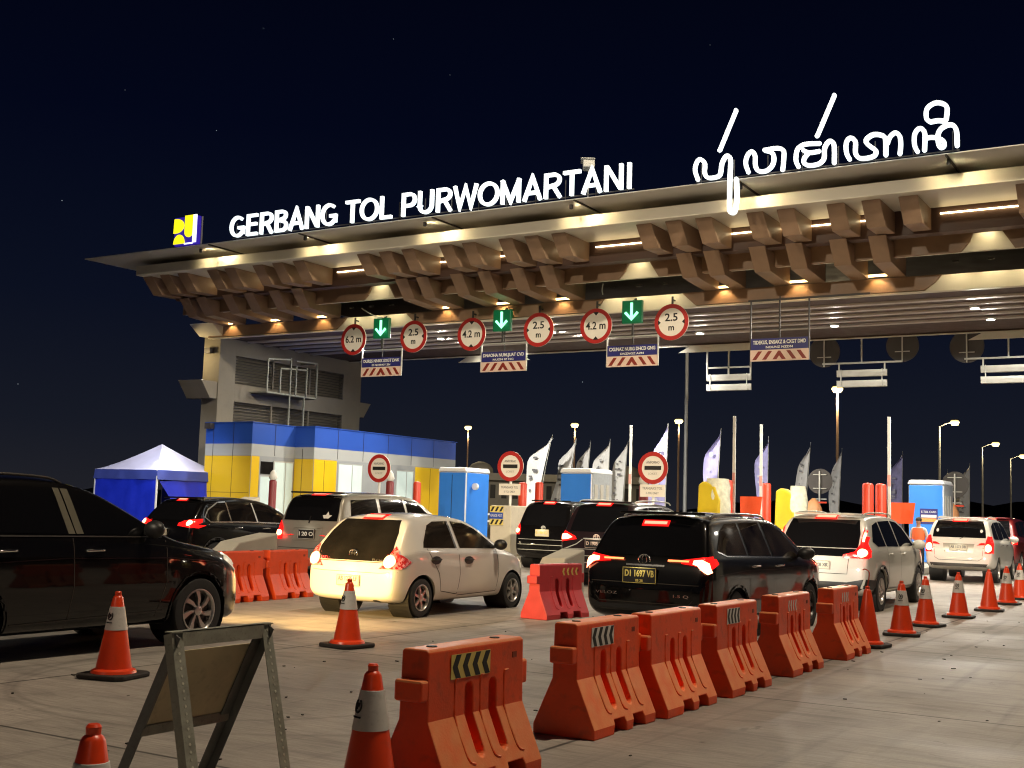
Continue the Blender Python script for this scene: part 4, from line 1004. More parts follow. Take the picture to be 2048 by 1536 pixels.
def tree(x, y, h, seed, label):
    t = thing("broadleaf_tree", label, "tree", (x, y, 0), 0, "dark trees on the skyline")
    r = random.Random(seed); tr = MB()
    tr.tube([(0, 0, 0), (0.1, 0, h * 0.3), (0, 0.1, h * 0.6)], 0.28, 8, 0.12)
    cs = []
    for k in range(6):
        a = r.uniform(0, 6.28); q = Vector((cos(a) * h * 0.26 * r.uniform(.4, 1), sin(a) * h * 0.26 * r.uniform(.4, 1), h * r.uniform(0.55, 0.92))); cs.append(q)
        tr.tube([(0, 0, h * 0.35), q * 0.6 + Vector((0, 0, h * 0.18)), q], 0.10, 6, 0.03)
    tr.build("trunk", trunk_m, t)
    c = MB()
    for k in range(1100):
        q = r.choice(cs); d = Vector((r.gauss(0, 1), r.gauss(0, 1), r.gauss(0, 0.7))); p = q + d * h * 0.11
        s = r.uniform(0.18, 0.42); u = Vector((r.gauss(0, 1), r.gauss(0, 1), r.gauss(0, 1))).normalized(); v = u.orthogonal().normalized()
        c.face([c.bm.verts.new(p + u * s), c.bm.verts.new(p + v * s * 0.5), c.bm.verts.new(p - u * s), c.bm.verts.new(p - v * s * 0.5)])
    c.build("crown", tree_m, t)
for i, (x, y, h, lb) in enumerate(((-82, 108, 7, "dark tree left of the far colonnaded building"),)):
    tree(x, y, h, i + 40, lb)
rg_ = random.Random(5); hl_ = MB(); hp = []
for i in range(161):
    a = radians(-75 + 150 * i / 160); hp.append((270 * sin(a), 270 * cos(a), 4.2 + 1.4 * sin(i * 0.21) + 0.8 * sin(i * 0.53 + 1) + rg_.uniform(-0.7, 0.7)))
lo = [hl_.bm.verts.new((x * 0.97, y * 0.97, -0.5)) for x, y, z in hp]; up_ = [hl_.bm.verts.new(p) for p in hp]; bk = [hl_.bm.verts.new((x * 1.25, y * 1.25, z * 0.9)) for x, y, z in hp]
for i in range(160):
    hl_.face([lo[i], lo[i + 1], up_[i + 1], up_[i]]); hl_.face([up_[i], up_[i + 1], bk[i + 1], bk[i]])
struct(hl_.build("hills", mat("dark_hillside", (0.020, 0.020, 0.018), 0.9, var=0.5, vscale=0.15)))
st = MB()
for (x, y, z, s) in ((527, 57, 0, .9), (787, 78, 0, .7), (433, 261, 0, .9), (124, 401, 0, 1.1), (36, 768, 0, .9), (1165, 764, 0, 1.0), (900, 150, 0, .6), (1420, 90, 0, .6), (250, 180, 0, .6)):
    X_, Y_ = (x - 1024) / 2400, -(y - 768) / 2400
    d = (fwd + right * X_ + upr * Y_).normalized(); bmesh.ops.create_icosphere(st.bm, subdivisions=1, radius=0.42 * s, matrix=Matrix.Translation(Vector((0, 0, 1.6)) + d * 1100))
so = st.build("stars", mat("star_light", (0, 0, 0), emit=(0.8, 0.9, 1), es=0.35, var=0)); struct(so, 'stuff')

# ------------------------------------------------------------------ assumed street lamp and added unseen masts over the forecourt (behind and beside the photographer)
h2 = thing("added_mast", "unseen mast added to floodlight the gate front", "floodlight mast", (14.0, 6.0, 0), 0, "unseen masts added to light the forecourt")
MB().tube([(0, 0, 0), (0, 0, 22.6)], 0.25, 14, 0.12).build("mast_pole", lamp_pole_g, h2)
MB().box((0, 0.1, 22.75), (0.6, 0.4, 0.3)).build("flood_head", steel_d, h2, bevel=0.03)
MB().box((-0.05, 0.32, 22.7), (0.5, 0.02, 0.24)).build("flood_lens", floodl, h2)
hm = thing("added_mast", "unseen tall floodlight mast assumed right of the forecourt", "floodlight mast", (4.0, 17.0, 0))  # out of view; assumed from the light on the barrier slopes
MB().tube([(0, 0, 0), (0, 0, 40)], 0.30, 14, 0.14).build("mast_pole", lamp_pole_g, hm)
MB().lathe([(0.9, 39.6), (0.9, 39.75)], 24).build("mast_ring", steel_d, hm)
for k in range(6):
    a = k * pi / 3; f = MB().box((1.1 * cos(a), 1.1 * sin(a), 39.5), (0.5, 0.4, 0.16), a).build("flood_head", steel_d, hm, bevel=0.02)
    MB().box((1.1 * cos(a), 1.1 * sin(a), 39.405), (0.42, 0.32, 0.02), a).build("flood_lens", floodl, f)
light('SPOT', (4.0, 17.0, 39.3), 50000, (1, 0.80, 0.57), 0.5, (-5.0, 11.0, 0), 76, 0.8)  # flood of the assumed mast, lights barriers and ground
light('SPOT', (-14.2, -15.6, 20.0), 42000, (0.95, 0.92, 0.90), 0.4, (-34.2, 29.6, 1.6), 11, 0.6)  # added narrow spot that brightens only the tent
h3 = thing("added_mast", "floodlight mast behind the photographer's left", "floodlight mast", (-14.0, -16.0, 0), 0, "unseen masts added to light the forecourt")  # added out of view to carry the flood on the car rears
MB().tube([(0, 0, 0), (0, 0, 20.0)], 0.25, 14, 0.12).build("mast_pole", lamp_pole_g, h3)
MB().box((0, 0.1, 20.15), (0.6, 0.4, 0.3)).build("flood_head", steel_d, h3, bevel=0.03)
MB().box((0, 0.32, 20.1), (0.5, 0.02, 0.24)).build("flood_lens", floodl, h3)
light('SPOT', (-14.0, -15.6, 20.0), 27000, (1, 0.84, 0.62), 0.5, (-16.0, 24.0, 1.0), 42, 0.7)  # added flood that brightens car rears and the gate front
light('SPOT', (14.0, 6.0, 22.3), 95000, (1, 0.85, 0.64), 0.5, (-15.0, 33.0, 7.6), 44, 0.8)  # added flood that brightens the hanging signs and canopy front
street_lamp(4.6, -9.0, 9.5, "assumed grey forecourt street lamp behind the photographer", -2.2, lamp_pole_g, 0)
light('SPOT', (2.4, -9.05, 9.35), 200, (1, 0.86, 0.66), 0.35, (-3.5, 1.0, 0), 150, 0.7)  # light of the assumed lamp behind the camera
# ------------------------------------------------------------------ water filled plastic barriers
def rounded_slot(y, z0, z1, w, n=8):
    r = w / 2; P = []
    for i in range(n + 1): a = pi * i / n; P.append((y + r * cos(a), z1 - r + r * sin(a)))
    for i in range(n + 1): a = pi + pi * i / n; P.append((y + r * cos(a), z0 + r + r * sin(a)))
    return P
def apply_bool(o, cutters):
    for c in cutters:
        md = o.modifiers.new("b", 'BOOLEAN'); md.operation = 'DIFFERENCE'; md.solver = 'EXACT'; md.object = c
    bpy.context.view_layer.update()
    dg = bpy.context.evaluated_depsgraph_get()
    me = bpy.data.meshes.new_from_object(o.evaluated_get(dg))
    o.modifiers.clear(); old = o.data; o.data = me; bpy.data.meshes.remove(old)
    for c in cutters:
        cm = c.data; bpy.data.objects.remove(c); bpy.data.meshes.remove(cm)
BL, BH = 1.08, 0.80
def barrier_shell():
    prof = [(-0.25, 0), (-0.25, 0.07), (-0.100, 0.405), (-0.092, BH - 0.015), (-0.078, BH), (0.078, BH), (0.092, BH - 0.015), (0.100, 0.405), (0.25, 0.07), (0.25, 0)]
    m = MB(); A = [m.bm.verts.new((x, 0.02, z)) for x, z in prof]; B = [m.bm.verts.new((x, BL - 0.02, z)) for x, z in prof]
    m.face(A); m.face(B)
    for i in range(len(prof)): m.face([A[i], A[(i + 1) % len(prof)], B[(i + 1) % len(prof)], B[i]])
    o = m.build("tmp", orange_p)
    cuts = []
    for s in (-1, 1):
        for y in (0.44, 0.70):
            for s2 in ((s * 0.05, s * 0.5),):
                c = MB().prism(rounded_slot(y, 0.17, 0.585, 0.085), 'x', min(s2), max(s2)); cuts.append(c.build("c", orange_p))
        for y0, y1 in ((0.36, 0.53), (0.68, 0.85)):
            c = MB().prism([(y0 - 0.03, -0.02), (y1 + 0.03, -0.02), (y1, 0.10), (y0, 0.10)], 'x', min(s * 0.10, s * 0.5), max(s * 0.10, s * 0.5)); cuts.append(c.build("c", orange_p))
    # end recesses that take the neighbour's lug
    cuts.append(MB().box((0, BL - 0.02, 0.32), (0.10, 0.10, 0.42)).build("c", orange_p))
    apply_bool(o, cuts)
    o.modifiers.new("bevel", 'BEVEL'); b = o.modifiers["bevel"]; b.width = 0.009; b.segments = 2; b.limit_method = 'ANGLE'; b.angle_limit = radians(28)
    dg = bpy.context.evaluated_depsgraph_get(); bpy.context.view_layer.update(); dg = bpy.context.evaluated_depsgraph_get()
    me = bpy.data.meshes.new_from_object(o.evaluated_get(dg)); bpy.data.objects.remove(o); me.name = "barrier_shell"
    return me
SHELL = barrier_shell()
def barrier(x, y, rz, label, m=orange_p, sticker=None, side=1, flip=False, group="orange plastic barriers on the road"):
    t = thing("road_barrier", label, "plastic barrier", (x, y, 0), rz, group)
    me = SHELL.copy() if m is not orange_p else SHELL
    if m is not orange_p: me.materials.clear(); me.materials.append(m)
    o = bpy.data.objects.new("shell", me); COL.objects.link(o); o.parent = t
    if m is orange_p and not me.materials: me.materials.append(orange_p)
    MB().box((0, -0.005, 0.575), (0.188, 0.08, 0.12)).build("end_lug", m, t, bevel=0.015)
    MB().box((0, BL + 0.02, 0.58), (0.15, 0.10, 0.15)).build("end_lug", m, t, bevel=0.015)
    # raised hook shaped ribs that run down wall and apron
    for s in (-1, 1):
        for k, y0 in enumerate((0.30, 0.57, 0.84)):
            P = [(0.090, y0 + 0.045, 0.615), (0.095, y0 + 0.01, 0.615), (0.096, y0 - 0.01, 0.595), (0.101, y0 - 0.012, 0.410), (0.172, y0 - 0.012, 0.245), (0.207, y0 + 0.0, 0.165), (0.216, y0 + 0.05, 0.145)]
            MB().tube([(s * a, b, c) for a, b, c in cr_spline(P, k=3)], 0.008, 6).build("rib", m, t)
    for y0 in (0.18, 0.86): MB().lathe([(0.035, BH - 0.004), (0.03, BH + 0.006), (0.0, BH + 0.007)], 14, Matrix.Translation((0, y0, 0))).build("filler_cap", black_p, t)
    MB().box((0.0945, BL - 0.13, 0.70), (0.004, 0.05, 0.035)).build("moulded_mark", mat("moulded_dark", (0.25, 0.04, 0.015), 0.6, var=0), t)  # small dark red mark near the top of the wall
    if sticker:
        bgm, fgm, wy, y0, kind = sticker
        p = MB().prism([(y0, 0.615), (y0 + wy, 0.615), (y0 + wy, 0.755), (y0, 0.755)], 'x', 0.0965, 0.1000)
        p = p.build("reflector", bgm, t) if kind == 'chevron' else None
        c = MB(); n = 4; st_ = wy / n
        for i in range(n):
            u = y0 + (i + 0.12) * st_
            if kind == 'chevron':
                tip, a, b = u, u + st_ * 0.30, st_ * 0.48
                c.prism([(tip, 0.685), (tip + st_ * .36, 0.618), (tip + st_ * .36 + b, 0.618), (tip + b, 0.685), (tip + st_ * .36 + b, 0.752), (tip + st_ * .36, 0.752)], 'x', 0.1001, 0.1018)
            else:
                c.prism([(u + st_ * 0.30, 0.63), (u + st_ * 0.62, 0.63), (u + st_ * .38, 0.685), (u + st_ * 0.62, 0.74), (u + st_ * .30, 0.74), (u, 0.685)], 'x', 0.0965, 0.0995)
        c.build("chevron", fgm, p or t)
    return t
BX = -4.19
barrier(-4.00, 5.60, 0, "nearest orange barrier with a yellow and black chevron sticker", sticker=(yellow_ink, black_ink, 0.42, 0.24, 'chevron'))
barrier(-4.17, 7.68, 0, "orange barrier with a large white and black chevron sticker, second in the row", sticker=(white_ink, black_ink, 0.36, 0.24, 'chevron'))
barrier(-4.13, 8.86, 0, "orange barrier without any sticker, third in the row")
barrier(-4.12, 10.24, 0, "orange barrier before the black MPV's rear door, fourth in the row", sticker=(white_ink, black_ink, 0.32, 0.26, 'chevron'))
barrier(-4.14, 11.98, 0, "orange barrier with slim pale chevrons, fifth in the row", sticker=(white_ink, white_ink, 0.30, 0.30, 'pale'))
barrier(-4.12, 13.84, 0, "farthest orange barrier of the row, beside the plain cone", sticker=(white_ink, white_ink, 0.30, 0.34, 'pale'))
barrier(-8.95, 15.50, radians(-9), "pinkish red barrier ahead of the white hatchback's nose", red_p, (yellow_ink, yellow_ink, 0.42, 0.55, 'pale'))
barrier(-13.75, 13.85, radians(4), "bright orange barrier half hidden by the black van's nose", orange2_p)
barrier(-13.85, 15.07, radians(4), "bright orange barrier between the black van and the white hatchback", orange2_p)

# ------------------------------------------------------------------ traffic cones
CONE_PARTS = None
def cone(x, y, label, plain=False, rz=0.0, hook=False):
    t = thing("traffic_cone", label, "traffic cone", (x, y, 0), rz, "orange traffic cones on the road")
    H, r0, r1 = 0.76, 0.165, 0.035
    rad = lambda z: r0 + (r1 - r0) * (z - 0.05) / (H - 0.05)
    MB().prism([(-0.25, -0.19), (-0.19, -0.25), (0.19, -0.25), (0.25, -0.19), (0.25, 0.19), (0.19, 0.25), (-0.19, 0.25), (-0.25, 0.19)], 'z', 0.004, 0.045).build("base", cone_base, t, bevel=0.012)
    MB().lathe([(0.20, 0.046), (0.19, 0.07), (rad(0.10), 0.085), (rad(0.4), 0.4), (rad(0.70), 0.70), (r1 + 0.002, 0.715), (r1 - 0.008, 0.722), (r1 - 0.006, H - 0.01), (r1 - 0.014, H)], 40).build("body", cone_o, t, smooth=35)
    if not plain:
        zs = [0.40, 0.405, 0.60, 0.605]
        MB().lathe([(rad(0.42) + .001, 0.42), (rad(0.422) + 0.004, 0.422), (rad(0.623) + 0.004, 0.623), (rad(0.625) + .001, 0.625)], 40, cap0=False, cap1=False).build("sleeve", cone_w, t, smooth=35)
        # printed ring emblem and a short line of print, wrapped on the cone
        e = MB()
        def onc(a, z): r_ = rad(z) + 0.0075; return Vector((r_ * sin(a), -r_ * cos(a), z))
        def band(pts, w):
            V = [[e.bm.verts.new(onc(a + da * w, z + dz * w)) for da, dz in ((0, 0),)] for a, z in pts]
        zc = 0.545; ac = -0.12
        pr = MB()
        pts = [onc(ac + 0.30 * cos(q) , zc + 0.033 * sin(q)) for q in [radians(120 + 300 * i / 24) for i in range(25)]]
        pr.tube(pts, 0.0055, 5)
        pr.tube([onc(ac - 0.06, zc - 0.018), onc(ac - 0.06, zc + 0.016), onc(ac + 0.08, zc + 0.014), onc(ac + 0.08, zc - 0.002), onc(ac - 0.06, zc - 0.004)], 0.005, 5)
        for q in (-0.32, -0.2, -0.08, 0.04, 0.16, 0.28): pr.tube([onc(ac + q - 0.03, zc - 0.056), onc(ac + q + 0.05, zc - 0.058)], 0.005, 5)
        pr.build("printed_emblem", black_ink, t)
    if hook: MB().tube(cr_spline([(0.0, 0.0, H - 0.02), (0.02, 0, H + 0.10), (0.02, 0, H + 0.18), (-0.03, 0, H + 0.21), (-0.06, 0, H + 0.20)]), 0.008, 6).build("hook", post_r, t)
for x, y, lb, pl, hk in ((-8.66, 7.54, "cone with a printed white sleeve beside the black van's doors", False, False), (-8.67, 10.85, "cone with a pinkish sleeve before the white hatchback's bumper", False, False),
        (-3.67, 3.12, "cone whose top alone shows at the bottom left, left of the folding frame", False, False), (-3.98, 5.21, "cone cut by the bottom edge, left of the nearest barrier", False, False),
        (-4.10, 15.61, "plain cone without a sleeve, with a bent hook, beside the farthest barrier", True, True), (-4.12, 17.5, "sleeved cone before the white crossover's rear wheel, nearest of the right row", False, False),
        (-4.19, 19.33, "sleeved cone before the white crossover's doors, with a clear ring emblem", False, False), (-4.13, 21.55, "sleeved cone in front of the far white MPV's bumper", False, False),
        (-4.0, 23.66, "plain cone without a sleeve before the far white MPV", True, False), (-4.05, 25.93, "sleeved cone before the far white MPV's right rear wheel", False, False), (-4.1, 27.94, "sleeved cone cut by the right edge", False, False),):
    cone(x, y, lb, pl, random.uniform(-0.3, 0.3), hk)

# ------------------------------------------------------------------ folding sign frame seen from behind
af = thing("folding_sign", "folding A-frame sign of perforated metal seen from behind", "A-frame sign", (-4.43, 4.19, 0))
ZT = 0.955; Ly = 0.70; fx, bx = 0.24, -0.46
def ang(y, xf, m, dirn):
    q = MB(); w_, th = 0.072, 0.004
    top = Vector((0.0, y, ZT)); bot = Vector((xf, y, 0.0))
    d = (bot - top).normalized(); nrm = Vector((-d.z, 0, d.x)); 
    if nrm.x * (1 if xf > 0 else -1) < 0: nrm = -nrm
    # flange across (along y) and flange along the normal
    def slab(a, b, c, e):
        V = []
        for p in (top, bot):
            V.append([q.bm.verts.new(p + Vector((0, u, 0)) + nrm * v) for u, v in ((a, c), (b, c), (b, e), (a, e))])
        q.face(V[0]); q.face(V[1])
        for i in range(4): q.face([V[0][i], V[0][(i + 1) % 4], V[1][(i + 1) % 4], V[1][i]])
    s = dirn
    slab(min(0, s * w_), max(0, s * w_), 0.0, th)
    slab(min(0, s * th), max(0, s * th), -0.05, -0.0002)
    o = q.build("leg", m, af)
    h = MB(); n = 26
    for i in range(n):
        p = top.lerp(bot, 0.03 + 0.94 * i / n) + Vector((0, s * w_ * 0.5, 0)) + nrm * (th + 0.0015)
        Mx = Matrix.Translation(p) @ nrm.to_track_quat('Z', 'Y').to_matrix().to_4x4()
        h.lathe([(0.0075, -0.001), (0.0075, 0.0005)], 8, Mx)
    h.build("bolt_hole", mat("pale_slot", (0.60, 0.60, 0.50), 0.4, 0.3, var=0.3, vscale=30), o)
    return o
ang(0.0, fx, galv, 1); ang(Ly, fx, galv, -1)
ang(0.02, bx, galv_in, 1); ang(Ly - 0.02, bx, galv_in, -1)
tb = MB(); tb.box((0.012, Ly / 2, ZT - 0.03), (0.006, Ly - 0.13, 0.075)); tb.box((-0.01, Ly / 2, ZT + 0.004), (0.05, Ly + 0.01, 0.006)); tb.build("top_rail", galv, af)
def onb(u, off): return (bx * u / ZT + off, ZT - u)
b1, b2 = 0.10, 0.50
q = MB().prism([(bx * b1 / ZT - 0.012, ZT - b1), (bx * b2 / ZT - 0.012, ZT - b2), (bx * b2 / ZT - 0.024, ZT - b2), (bx * b1 / ZT - 0.024, ZT - b1)], 'y', 0.045, Ly - 0.045)
# prism above is in (x,z) extruded along y
q.build("board", board_m, af)
q = MB(); q.bar((bx * b2 / ZT, 0.03, ZT - b2 + 0.0), (bx * b2 / ZT, Ly - 0.03, ZT - b2), 0.012, 0.05); q.build("lower_rail", galv, af)

# grit, leaves and paper bits lying on the slabs
gr = MB(); rg = random.Random(11)
for k in range(170):
    x, y = rg.uniform(-9, 2.5), rg.uniform(3.5, 22)
    s = rg.uniform(0.006, 0.022); a = rg.uniform(0, 6.28); gr.box((x, y, 0.004 + s * 0.15), (s * rg.uniform(1, 2.6), s, s * 0.4), a)
struct(gr.build("road_grit", mat("grit", (0.05, 0.042, 0.034), 0.9, var=0.5, vscale=50)), 'stuff')
# ------------------------------------------------------------------ vehicles
def interp(tab, x):
    if x <= tab[0][0]: return tab[0][1]
    for (a, b), (c, d) in zip(tab, tab[1:]):
        if x <= c: return b + (d - b) * (x - a) / (c - a) if c > a else d
    return tab[-1][1]

def body_mesh(S):
    """closed car body: vertical slices along the length, smoothed, wheel arches cut out"""
    L, W, H = S['L'], S['W'], S['H']; w2 = W / 2
    top = S['top']; belt = S['belt']; zb0 = S.get('zb', 0.21)
    plan = S.get('plan', [(0, .85), (.05, .92), (.16, .970), (.45, .995), (.9, 1.0), (L - 1.2, 1.0), (L - .6, .97), (L - .25, .88), (L - .08, .76), (L, .62)])
    bot = S.get('bot', [(0, .40), (.08, .32), (.25, .26), (.6, zb0), (L - .6, zb0), (L - .2, .20), (L, .30)])
    rw = S.get('roofw', 0.74)
    m = MB(); rings = []
    for y, zt in top:
        w = w2 * interp(plan, y); zb = interp(bot, y); bz = interp(belt, y)
        cab = max(0.0, min(1.0, (zt - bz) / (H - bz)))
        sh = min(bz, zt - 0.05)
        wt = w * ((0.90 if zt <= bz + 0.02 else 0.955) + (rw - 0.955) * cab) if cab > 0 else w * 0.90
        mid = zb + (sh - zb) * 0.50
        edge = 0.075 * (0.5 + 0.5 * cab)
        half = [(0, zb), (w * .80, zb), (w * .94, zb + .05), (w * .985, zb + (sh - zb) * 0.25), (w, mid), (w * .992, sh - 0.05), (w * .965, sh)]
        if cab > 0.02: half += [(w * .965 + (wt - w * .965) * .5, sh + (zt - edge - sh) * .5), (wt, zt - edge), (wt - .06, zt - .025 * (.4 + cab)), (wt * .5, zt), (0, zt + 0.012)]
        else: half += [(w * .955, sh + (zt - sh) * .3), (w * .93, sh + (zt - sh) * .65), (wt - .04, zt - .008), (wt * .5, zt), (0, zt + 0.008)]
        ring_ = [m.bm.verts.new((x, y, z)) for x, z in half] + [m.bm.verts.new((-x, y, z)) for x, z in half[-2:0:-1]]
        rings.append(ring_)
    n = len(rings[0])
    for A, B in zip(rings, rings[1:]):
        for k in range(n): m.face([A[k], A[(k + 1) % n], B[(k + 1) % n], B[k]])
    for R in (rings[0], rings[-1]):      # cap with a column of quads
        for k in range(n // 2):
            a, b, c, d = R[k], R[k + 1], R[(n - k - 1) % n], R[(n - k) % n]
            vs = []
            for q in (a, b, c, d):
                if q not in vs: vs.append(q)
            if len(vs) >= 3: m.face(vs)
    return m

class Car:
    def __init__(s, name, label, cat, loc, rz, S, group=None):
        s.S = S; s.root = thing(name, label, cat, loc, rz, group)
        m = body_mesh(S); o = m.build("body", S['paint'], s.root)
        o.parent = None
        o.modifiers.new("s", 'SUBSURF').levels = 2; o.modifiers["s"].render_levels = 2
        cut = []; w2 = S['W'] / 2; r = S['wr']
        for y in S['axles']:
            for sd in (-1, 1):
                c = MB().lathe([(r + .045, 0), (r + .045, .34)], 40, Matrix.Translation((sd * (w2 + .08), y, r)) @ Matrix.Rotation(-sd * pi / 2, 4, 'Y'))
                cut.append(c.build("c", S['paint']))
        apply_bool(o, cut)
        me = o.data; me.shade_smooth(); me.set_sharp_from_angle(angle=radians(42))
        bm = bmesh.new(); bm.from_mesh(me); s.bvh = BVHTree.FromBMesh(bm); bm.free()
        o.parent = s.root; s.body = o
        s.sy = S.get('sy', 1.0); s.root.scale.y = s.sy
        s.wheels()
    # project a polygon onto the body surface: axis 'R','L','B','F','T'
    def hit(s, ax, u, v):
        if ax == 'R': O, D = Vector((3, u, v)), Vector((-1, 0, 0))
        elif ax == 'L': O, D = Vector((-3, u, v)), Vector((1, 0, 0))
        elif ax == 'B': O, D = Vector((u, -3, v)), Vector((0, 1, 0))
        elif ax == 'F': O, D = Vector((u, 12, v)), Vector((0, -1, 0))
        else: O, D = Vector((u, v, 5)), Vector((0, 0, -1))
        p, nrm, i, d = s.bvh.ray_cast(O, D)
        if p is None:
            w2 = s.S['W'] / 2
            N = {'R': Vector((w2, u, v)), 'L': Vector((-w2, u, v)), 'B': Vector((u, 0, v)), 'F': Vector((u, s.S['L'], v)), 'T': Vector((u, v, s.S['H']))}[ax]
            p, nrm, i, d = s.bvh.find_nearest(N)
        if nrm.dot(D) > 0: nrm = -nrm
        return p, nrm
    def patch(s, name, ax, poly, m, off=0.006, par=None, step=0.07, bulge=0.0, hole=None):
        P = [Vector((u, v)) for u, v in poly]; pts = []
        if sum(a.x * b.y - b.x * a.y for a, b in zip(P, P[1:] + P[:1])) < 0: P.reverse()
        def inside(p):
            k = False
            for a, b in zip(P, P[1:] + P[:1]):
                if (a.y > p.y) != (b.y > p.y) and p.x < (b.x - a.x) * (p.y - a.y) / (b.y - a.y) + a.x: k = not k
            return k
        for a, b in zip(P, P[1:] + P[:1]):
            k = max(1, int((b - a).length / step))
            pts += [a.lerp(b, i / k) for i in range(k)]
        nb = len(pts); x0, x1 = min(p.x for p in P), max(p.x for p in P); z0, z1 = min(p.y for p in P), max(p.y for p in P)
        cx, cz = (x0 + x1) / 2, (z0 + z1) / 2
        i = 0; x = x0 + step / 2
        while x < x1:
            z = z0 + step / 2
            while z < z1:
                if inside(Vector((x, z))): pts.append(Vector((x, z)))
                z += step
            x += step
        V, Ed, F, *_ = delaunay_2d_cdt(pts, [], [list(range(nb))], 1, 1e-5)
        mb = MB(); vs = []
        for p in V:
            q, nrm = s.hit(ax, p.x, p.y)
            o = off
            if bulge:
                e = min(1.0, math.hypot((p.x - cx) / max(.01, (x1 - x0) / 2), (p.y - cz) / max(.01, (z1 - z0) / 2))); o += bulge * (1 - e * e)
            vs.append(mb.bm.verts.new(q + nrm * o))
        for f in F:
            if inside(sum((V[k] for k in f), Vector((0, 0))) / len(f)): mb.face([vs[k] for k in f])
        for v in [v for v in mb.bm.verts if not v.link_faces]: mb.bm.verts.remove(v)
        ob = mb.build(name, m, par or s.root, smooth=60)
        return ob
    def both(s, name, poly, m, **k):
        s.patch(name, 'R', poly, m, **k); s.patch(name, 'L', poly, m, **k)
    def mirror_b(s, name, poly, m, ax='B', par=None, **k):
        A = s.patch(name, ax, poly, m, par=par[0] if par else None, **k); B = s.patch(name, ax, [(-u, v) for u, v in poly][::-1], m, par=par[1] if par else None, **k)
        return A, B
    def line(s, name, ax, pts, w, m, off=0.004, par=None):
        mb = MB(); P = []
        for a, b in zip(pts, pts[1:]):
            a, b = Vector(a), Vector(b); k = max(1, int((b - a).length / .08)); P += [a.lerp(b, i / k) for i in range(k)]
        P.append(Vector(pts[-1])); R = []
        for i, p in enumerate(P):
            d = (P[min(i + 1, len(P) - 1)] - P[max(0, i - 1)]).normalized(); nn = Vector((-d.y, d.x)) * w / 2
            r = []
            for q in (p + nn, p - nn):
                h, nr = s.hit(ax, q.x, q.y); r.append(mb.bm.verts.new(h + nr * off))
            R.append(r)
        for A, B in zip(R, R[1:]): mb.face([A[0], A[1], B[1], B[0]])
        return mb.build(name, m, par or s.root, smooth=60)
    def wheels(s):
        S = s.S; r = S['wr']; w2 = S['W'] / 2; wd = 0.19
        tm = MB().lathe([(r * .66, -.09), (r * .80, -.097), (r * .95, -.088), (r, -.065), (r, .065), (r * .95, .088), (r * .80, .097), (r * .66, .09), (r * .64, .0), (r * .66, -.09)], 48, cap0=False, cap1=False)
        tm.xform(Matrix.Rotation(pi / 2, 4, 'Y')); first = None; liner0 = None
        ns, style = S.get('spokes', (5, 'plain'))
        rr = r * .665
        rimb = MB(); rimb.lathe([(rr, .060), (rr, .098), (rr * .95, .100), (rr * .90, .088), (rr * .88, .055), (rr * .85, .03)], 48, cap0=False, cap1=False)
        rimb.lathe([(0.055, .05), (0.055, .088), (0.035, .094), (0.0, .094)], 20, cap1=False)
        for k in range(ns):
            a = 2 * pi * k / ns + .2
            def sp(a0, a1, wi, wo, tw=0.0):
                V = []
                for rad_, w_, z, an in ((0.045, wi, .080, a0), (rr * .55, (wi + wo) / 2, .086, (a0 + a1) / 2), (rr * .93, wo, .078, a1)):
                    c = Vector((rad_ * cos(an), rad_ * sin(an), z)); t = Vector((-sin(an), cos(an), 0))
                    V.append([rimb.bm.verts.new(c + t * w_ / 2), rimb.bm.verts.new(c - t * w_ / 2), rimb.bm.verts.new(c - t * w_ * .6 - Vector((0, 0, .03))), rimb.bm.verts.new(c + t * w_ * .6 - Vector((0, 0, .03)))])
                for A, B in zip(V, V[1:]):
                    for q in range(4): rimb.face([A[q], A[(q + 1) % 4], B[(q + 1) % 4], B[q]])
                rimb.face(V[0]); rimb.face(V[-1])
            if style == 'plain': sp(a, a, .040, .034)
            elif style == 'twin': sp(a, a + .10, .022, .03); sp(a, a - .10, .022, .03)
            elif style == 'turbine': sp(a, a + .32, .020, .062)
        rimb.xform(Matrix.Rotation(pi / 2, 4, 'Y'))
        disc = MB().lathe([(rr * .97, .02), (rr * .97, .03)], 40).xform(Matrix.Rotation(pi / 2, 4, 'Y'))
        liner = MB().lathe([(r + .040, 0), (r + .040, -.36)], 36, cap0=False, cap1=True).xform(Matrix.Rotation(pi / 2, 4, 'Y'))
        T = tm.build("wheel", rubber, s.root, smooth=40); Rm = rimb.build("rim", S.get('rim', rim_s), T, smooth=40); Dk = disc.build("brake_disc", steel_d, T)
        Ln = liner.build("wheel_well", black_p, s.root)
        done = False
        for y in S['axles']:
            for sd in (1, -1):
                if done: t = T.copy(); COL.objects.link(t); kids = [k.copy() for k in (Rm, Dk)]; ln = Ln.copy(); COL.objects.link(ln); [COL.objects.link(k) for k in kids]; [setattr(k, 'parent', t) for k in kids]
                else: t, ln = T, Ln; done = True
                t.location = (sd * (w2 - .115), y, r); t.rotation_euler = (0, 0, 0 if sd > 0 else pi); t.scale.y = ln.scale.y = 1 / s.sy
                ln.location = (sd * (w2 - .03), y, r); ln.rotation_euler = (0, 0, 0 if sd > 0 else pi)
